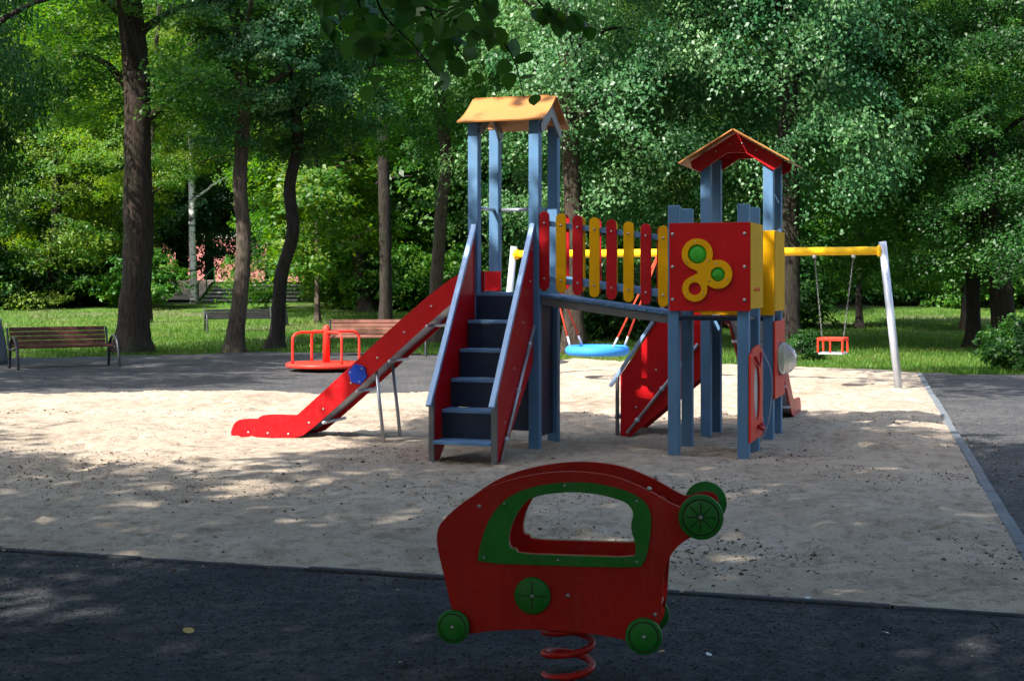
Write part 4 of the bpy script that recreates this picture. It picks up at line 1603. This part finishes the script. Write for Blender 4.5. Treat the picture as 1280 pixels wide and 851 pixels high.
for sgn in (-1, 1):
    yo = sgn * HW
    yi = sgn * (HW - .019)
    sp_ = side_plate(min(yo, yi), max(yo, yi))
    f0, f1 = (yo - .012, yo - .0005) if sgn < 0 else (yo + .0005, yo + .012)
    face = f0 if sgn < 0 else f1
    wf = MB().prism(goutl, [[(x * 1.0, z) for x, z in winl]], lambda x, z, t: (x, t, z), f0, f1).build('window_frame', 'ridergreen', rider, .003)
    for zx, zy in ((304, 208), (523, 134), (782, 184), (228, 408), (499, 408), (782, 402)):
        x, z = rp(zx, zy)
        bolt(wf, (x, face, z), (0, sgn, 0), .006)
    for zx, zy in ((209, 222), (825, 140), (533, 537), (845, 592)):
        x, z = rp(zx, zy)
        bolt(sp_, (x, yo, z), (0, sgn, 0), .009)

    def disc_wheel(zx, zy, rz, nspoke, name, offs=.0, ring=True):
        x, z = rp(zx, zy)
        r = rz * ks
        d0 = yo + sgn * (.0005 + offs)
        fr = Matrix.Translation((x, d0, z)) @ Vector((0, sgn, 0)).to_track_quat('Z', 'Y').to_matrix().to_4x4()
        w = MB().lathe([(r * .97, 0), (r, .004), (r, .016), (r * .97, .019), (r * .2, .0192)], 40, fr).build(name, 'ridergreen', rider)
        if ring:
            vs, fs = [], []
            nn = 40
            for rr, h in ((.83, .0195), (.83, .0205), (.77, .0205), (.77, .0195)):
                for k in range(nn):
                    an = 2 * math.pi * k / nn
                    vs.append(fr @ Vector((r * rr * math.cos(an), r * rr * math.sin(an), h)))
            for j in range(3):
                for k in range(nn):
                    k2 = (k + 1) % nn
                    fs.append((j * nn + k, j * nn + k2, (j + 1) * nn + k2, (j + 1) * nn + k))
            MB().add(vs, fs).build('groove_ring', 'black', w)
        for k in range(nspoke):
            an = math.pi * k / nspoke * 2 + math.pi / 2
            dx, dz = math.cos(an), math.sin(an)
            sz = .66 if nspoke > 4 else .80
            p0 = fr @ Vector((dx * r * .10, dz * r * .10, .0198))
            p1 = fr @ Vector((dx * r * sz, dz * r * sz, .0198))
            MB().beam(p0, p1, r * .055, .0018, (0, 1, 0)).build('spoke_groove', 'black', w)
        bolt(w, (x, d0 + sgn * .0195, z), (0, sgn, 0), .008)
        return w
    disc_wheel(1008, 232, 80, 8, 'nose_wheel', .012)
    disc_wheel(115, 667, 62, 0, 'wheel', .012)
    disc_wheel(808, 667, 66, 0, 'wheel', .012)
    disc_wheel(406, 541, 67, 4, 'round_badge', 0, False)
# seat, cross bars, base plates, spring
x0, z0 = rp(300, 560)
x1, _ = rp(700, 560)
MB().box(x0, x1, -HW + .02, HW - .02, z0 - .012, z0 + .012).build('seat', 'ridered', rider, .004)
xh, zh = rp(850, 215)
MB().tube([(xh, -HW + .019, zh), (xh, HW - .019, zh)], .016).build('hand_bar', 'ridered', rider)
xf, zf = rp(845, 592)
MB().tube([(xf, -HW + .019, zf), (xf, HW - .019, zf)], .014).build('foot_bar', 'ridered', rider)
MB().box(-.14, .14, -HW + .021, HW - .021, .246, .262).build('mount_plate', 'ridered', rider, .003)
coil = []
for i in range(97):
    t = i / 96
    an = t * 2 * math.pi * 2.9 + 1.0
    rr = .098
    coil.append((rr * math.cos(an), rr * math.sin(an), -.01 + .256 * t))
MB().tube(coil, .0145, 10).build('spring', 'ridered', rider)
MB().box(-.15, .15, -.15, .15, -.04, -.002).build('base_plate', 'greysteel', rider, .004)

# ------------------------------------------------------------------ carousel
car = thing('carousel', 'small red roundabout with curved handrails on the gravel', 'roundabout', (-3.33, 24.4, 0.0), R(20))
MB().lathe([(.60, .06), (.70, .07), (.725, .09), (.725, .13), (.70, .15), (.1, .155)], 40).build('platform', 'roundred', car)
MB().lathe([(.09, 0), (.09, .07), (.4, .075)], 20).build('hub', 'greysteel', car)
MB().lathe([(.065, .15), (.065, .74), (.05, .80), (.03, .82)], 20).build('centre_post', 'roundred', car)
for k in range(4):
    an = R(12 + 90 * k)
    d = Vector((math.cos(an), math.sin(an), 0))
    z = Vector((0, 0, 1))
    MB().tube(spline([d * .05 + z * .70, d * .35 + z * .70, d * .55 + z * .69, d * .635 + z * .62, d * .65 + z * .5, d * .65 + z * .15], 5), .024, 10).build('handrail', 'roundred', car)


# ------------------------------------------------------------------ benches
def bench(label, loc, rz, wood, slats_back=4, w=1.95):
    root = thing('park_bench', label, 'bench', loc, rz)
    for k in range(5):
        y = -.22 + k * .095
        MB().box(-w / 2, w / 2, y, y + .085, .40 + .004 * k, .435 + .004 * k).build('seat_slat', wood, root, .006)
    for k in range(slats_back):
        z = .49 + k * .082
        y = .28 + k * .026
        MB().beam((-w / 2, y, z), (w / 2, y, z), .032, .072, (0, .30, 1)).build('back_slat', wood, root, .006)
    for x in (-w / 2 - .035, w / 2 + .035):
        mb = MB()
        mb.tube(spline([(x, -.52, -.05), (x, -.44, .30), (x, -.34, .52), (x, -.14, .60), (x, .06, .52), (x, .14, .30), (x, .20, -.05)], 6), .028, 10)
        mb.build('arm_frame', 'iron', root)
        MB().tube(spline([(x, -.22, .385), (x, .2, .38), (x, .28, .50), (x, .38, .76)], 5), .022, 8).build('back_support', 'iron', root)
    return root


b1 = gpt(76, 460)
bench('brown wooden park bench beside the thick tree trunk', (b1.x, b1.y + .1, -.02), R(33), 'benchwood_a', 4, 1.75)
b2 = gpt(299, 416)
bench('black slatted park bench on the lawn behind slim trees', (b2.x, b2.y, float(ground_z(np.array([b2.x]), np.array([b2.y]))[0])), R(20), 'benchwood_b', 3, 2.0)
bench('reddish wooden park bench between the red roundabout and slide', (-2.9, 29.3, 0), R(4), 'benchwood_c', 4, 2.0)


# ------------------------------------------------------------------ bins
def bell_bin(label, loc, k):
    root = thing('litter_bin', label, 'bin', loc)
    MB().lathe([(.30 * k, -.03), (.30 * k, .10 * k), (.27 * k, .35 * k), (.22 * k, .62 * k), (.18 * k, .74 * k), (.16 * k, .75 * k), (.15 * k, .70 * k)], 24).build('bin_body', 'darkconcrete', root)
    MB().lathe([(.20 * k, .70 * k), (.20 * k, .76 * k), (.17 * k, .775 * k), (.1 * k, .78 * k)], 24).build('bin_rim', 'concrete', root)
    return root


bb = gpt(397, 402)
bell_bin('bell shaped dark stone bin on the lawn below young tree', (bb.x, 45.5, float(ground_z(np.array([bb.x]), np.array([45.5]))[0])), 1.0)
bb = gpt(-7, 455)
bell_bin('large dark tapered stone bin left of the brown bench', (bb.x - .1, bb.y, 0), 1.15)

# ------------------------------------------------------------------ swing frame and swings
PR = Vector((5.62, 19.7, 0))
PL = Vector((-.19, 22.55, 0))
dirb = (PR - PL).normalized()
swing = thing('swing_frame', 'long yellow swing beam on pale leaning steel legs', 'swing frame', (PL.x, PL.y, 0.02), math.atan2(dirb.y, dirb.x))
Lsw = (PR - PL).length
BZ = 2.03
MB().tube([(.24, 0, BZ), (Lsw - .26, 0, BZ)], .062, 14).build('beam', 'swingyellow', swing)
for x0, x1 in ((0, .25), (Lsw, Lsw - .25)):
    MB().tube([(x0, 0, -.15), (x1, 0, 2.16)], .057, 14).build('leg', 'galv', swing)
    MB().lathe([(.085, 0), (.085, .05), (.07, .06)], 14, Matrix.Translation((x1 + (x0 - x1) * .055, 0, BZ)) @ Matrix.Rotation(R(90), 4, 'Y') @ Matrix.Translation((0, 0, -.08 if x0 > 1 else .03))).build('beam_flange', 'swingyellow', swing)


def on_beam(px):
    """distance along the beam seen at a photo pixel column"""
    k = (px - 640) / 1700.0
    return (k * PL.y - PL.x) / (dirb.x - k * dirb.y)


def sw_pt(s, z):
    q = PL + dirb * s
    return Vector((q.x, q.y, z))


s0, s1 = on_beam(684), on_beam(822)
sc_ = (on_beam(712) + on_beam(782)) / 2
cpt = sw_pt(sc_, .50)
nest = thing('nest_swing', 'round blue nest swing hanging on red ropes from yellow beam', 'swing', (cpt.x, cpt.y, 0), math.atan2(dirb.y, dirb.x))
RR = .44
MB().tube([(RR * math.cos(2 * math.pi * k / 40), RR * math.sin(2 * math.pi * k / 40), .50) for k in range(40)], .078, 12, closed=True).build('ring', 'ringblue', nest)
net = MB()
for k in range(-4, 5):
    q = k * .09
    hl = math.sqrt(max(RR * RR - q * q, 0))
    net.tube([(-hl, q, .5), (0, q, .44), (hl, q, .5)], .008, 5)
    net.tube([(q, -hl, .5), (q, 0, .44), (q, hl, .5)], .008, 5)
net.build('net', 'iron', nest)
for sx_, st in ((-1, s0), (1, s1)):
    for sy in (-1, 1):
        top = Vector((st - sc_, 0, BZ - .04))
        bot = Vector((sx_ * RR * .82, sy * RR * .57, .55))
        MB().tube([top + Vector((0, sy * .02, 0)), bot + (top - bot) * .12], .016, 8).build('rope', 'rope', nest)
        MB().tube([bot + (top - bot) * .12, bot], .018, 8).build('rope_end', 'galv', nest)

s0, s1 = on_beam(1018), on_beam(1067)
sc_ = on_beam(1041)
cpt = sw_pt(sc_, 0)
tod = thing('toddler_swing', 'red toddler swing seat on chains under the yellow beam', 'swing', (cpt.x, cpt.y, 0), math.atan2(dirb.y, dirb.x))
hw = .18
MB().box(-hw, hw, -.17, .17, .53, .555).build('seat', 'galv', tod, .006)
for x in (-hw, 0, hw):
    for y in (-.17, .17):
        if x == 0 and y > 0:
            continue
        MB().box(x - .012, x + .012, y - .012, y + .012, .556, .73).build('cage_upright', 'seatred', tod, .003)
for y in (-.17, .17):
    MB().box(-hw - .015, hw + .015, y - .015, y + .015, .731, .775).build('safety_bar', 'seatred', tod, .006)
for x in (-hw, hw):
    MB().box(x - .015, x + .015, -.154, .154, .732, .774).build('safety_bar', 'seatred', tod, .004)
for x, st in ((-hw + .02, s0), (hw - .02, s1)):
    top = Vector((st - sc_, 0, BZ - .03))
    bot = Vector((x, 0, .775))
    nl = 26
    chain = MB()
    for k in range(nl):
        p_, q_ = bot + (top - bot) * (k / nl), bot + (top - bot) * ((k + 1.15) / nl)
        w_ = Vector((.007, 0, 0)) if k % 2 else Vector((0, .007, 0))
        chain.tube([p_ + w_, q_ + w_, q_ - w_, p_ - w_], .0035, 5, closed=True)
    chain.build('chain', 'greysteel', tod)
    MB().lathe([(.03, 0), (.03, .06), (.015, .07)], 10, Matrix.Translation(top - Vector((0, 0, .05)))).build('hanger', 'galv', tod)

# ------------------------------------------------------------------ far steps and building
st = thing('concrete_steps', 'wide grey concrete steps climbing the bank behind black bench', 'steps', (-12.0, 62.2, .62))
for k in range(5):
    MB().box(-2.2, 2.2, k * .75 - .06, (k + 1) * .75 - .064, .17 * k + .085, .17 * (k + 1)).build('step', 'concrete', st, .01)
    MB().box(-2.15, 2.15, k * .75 + .04, (k + 1) * .75 + .03, -.3, .17 * k + .083).build('riser', 'darkconcrete', st)  # dark colour paints in the shadow line under each step nosing
rail = thing('step_handrail', 'green metal handrail beside the concrete steps', 'handrail', (-14.35, 62.2, .6))
for k in range(3):
    MB().tube([(0, k * 1.7, -.1), (0, k * 1.7, .95 + .37 * k)], .03, 8).build('baluster', 'ridergreen', rail)
MB().tube([(0, -.2, .92), (0, 3.6, 1.72)], .03, 8).build('top_rail', 'ridergreen', rail)
bank = grid('bank', np.arange(-20, -9.7, .5), np.arange(61.6, 68, .4), lambda X, Y: ground_z(X, Y) + .06 + .08 * fbm(X, Y, 6), 'bank', keep=lambda x, y: ((x < -14.4) | (y > 66)) & (fbm(x * .5, y * .5, 9) > .33))

bld = thing('building', 'low pink building with white upper wall beyond the steps', 'building', (-22.5, 104, 1.5))
MB().box(-9, 9, 0, 8, -1, 3.4).build('wall', 'wallpink', bld)
MB().box(-9.05, 9.05, -.05, 8.05, 3.401, 4.6).build('upper_wall', 'wallwhite', bld)
rf = MB().add([(-9.6, -.6, 4.6), (9.6, -.6, 4.6), (9.6, 8.6, 4.6), (-9.6, 8.6, 4.6), (-9.6, 4, 6.6), (9.6, 4, 6.6)], [(0, 1, 5, 4), (2, 3, 4, 5), (0, 4, 3), (1, 2, 5), (0, 3, 2, 1)]).build('roof', 'roofgrey', bld)
for k in (0, 4, 5):
    x = -7.5 + k * 3
    wd_ = MB().box(x - .55, x + .55, -.08, .02, .4, 1.9).build('window', 'wallwhite', bld)
    for q in (-1, 1):
        MB().box(x + q * .26 - .22, x + q * .26 + .22, -.10, -.075, .5, 1.8).build('pane', 'windowglass', wd_)

# ------------------------------------------------------------------ litter on the ground
for i, (px, py, mt, s, lab) in enumerate([(236, 797, 'dryleaf', .055, 'dry yellow leaf lying on the dark gravel'), (1107, 802, 'paper', .035, 'small pale scrap lying on the dark gravel'), (503, 838, 'dryleaf', .04, 'dry yellow leaf lying on the dark gravel'),
                                          (827, 823, 'dryleaf', .03, 'dry yellow leaf lying on the dark gravel'), (1010, 757, 'paper', .03, 'small pale scrap lying on the dark gravel'), (886, 828, 'paper', .028, 'small pale scrap lying on the dark gravel')]):
    g = gpt(px, py)
    me = HEART[i % 4].copy()
    me.materials.clear()
    o = obj('fallen_leaf' if mt == 'dryleaf' else 'paper_scrap', me, mt)
    o.location = (g.x, g.y, float(near_relief(np.array([g.x]), np.array([g.y]))[0]) + .016)
    o.scale = (s, s, s * 1.5)
    o.rotation_euler = (.2, .15, i * 1.3)
    tag(o, lab, 'leaf' if mt == 'dryleaf' else 'scrap', 'dry leaves on the gravel' if mt == 'dryleaf' else 'pale scraps on the gravel')

# no fourth level: small fixings deeper than a sub-part move up to their part (all transforms below the thing are identity)
for o in list(C.objects):
    p = o.parent
    if p and p.parent and p.parent.parent:
        o.parent = p.parent
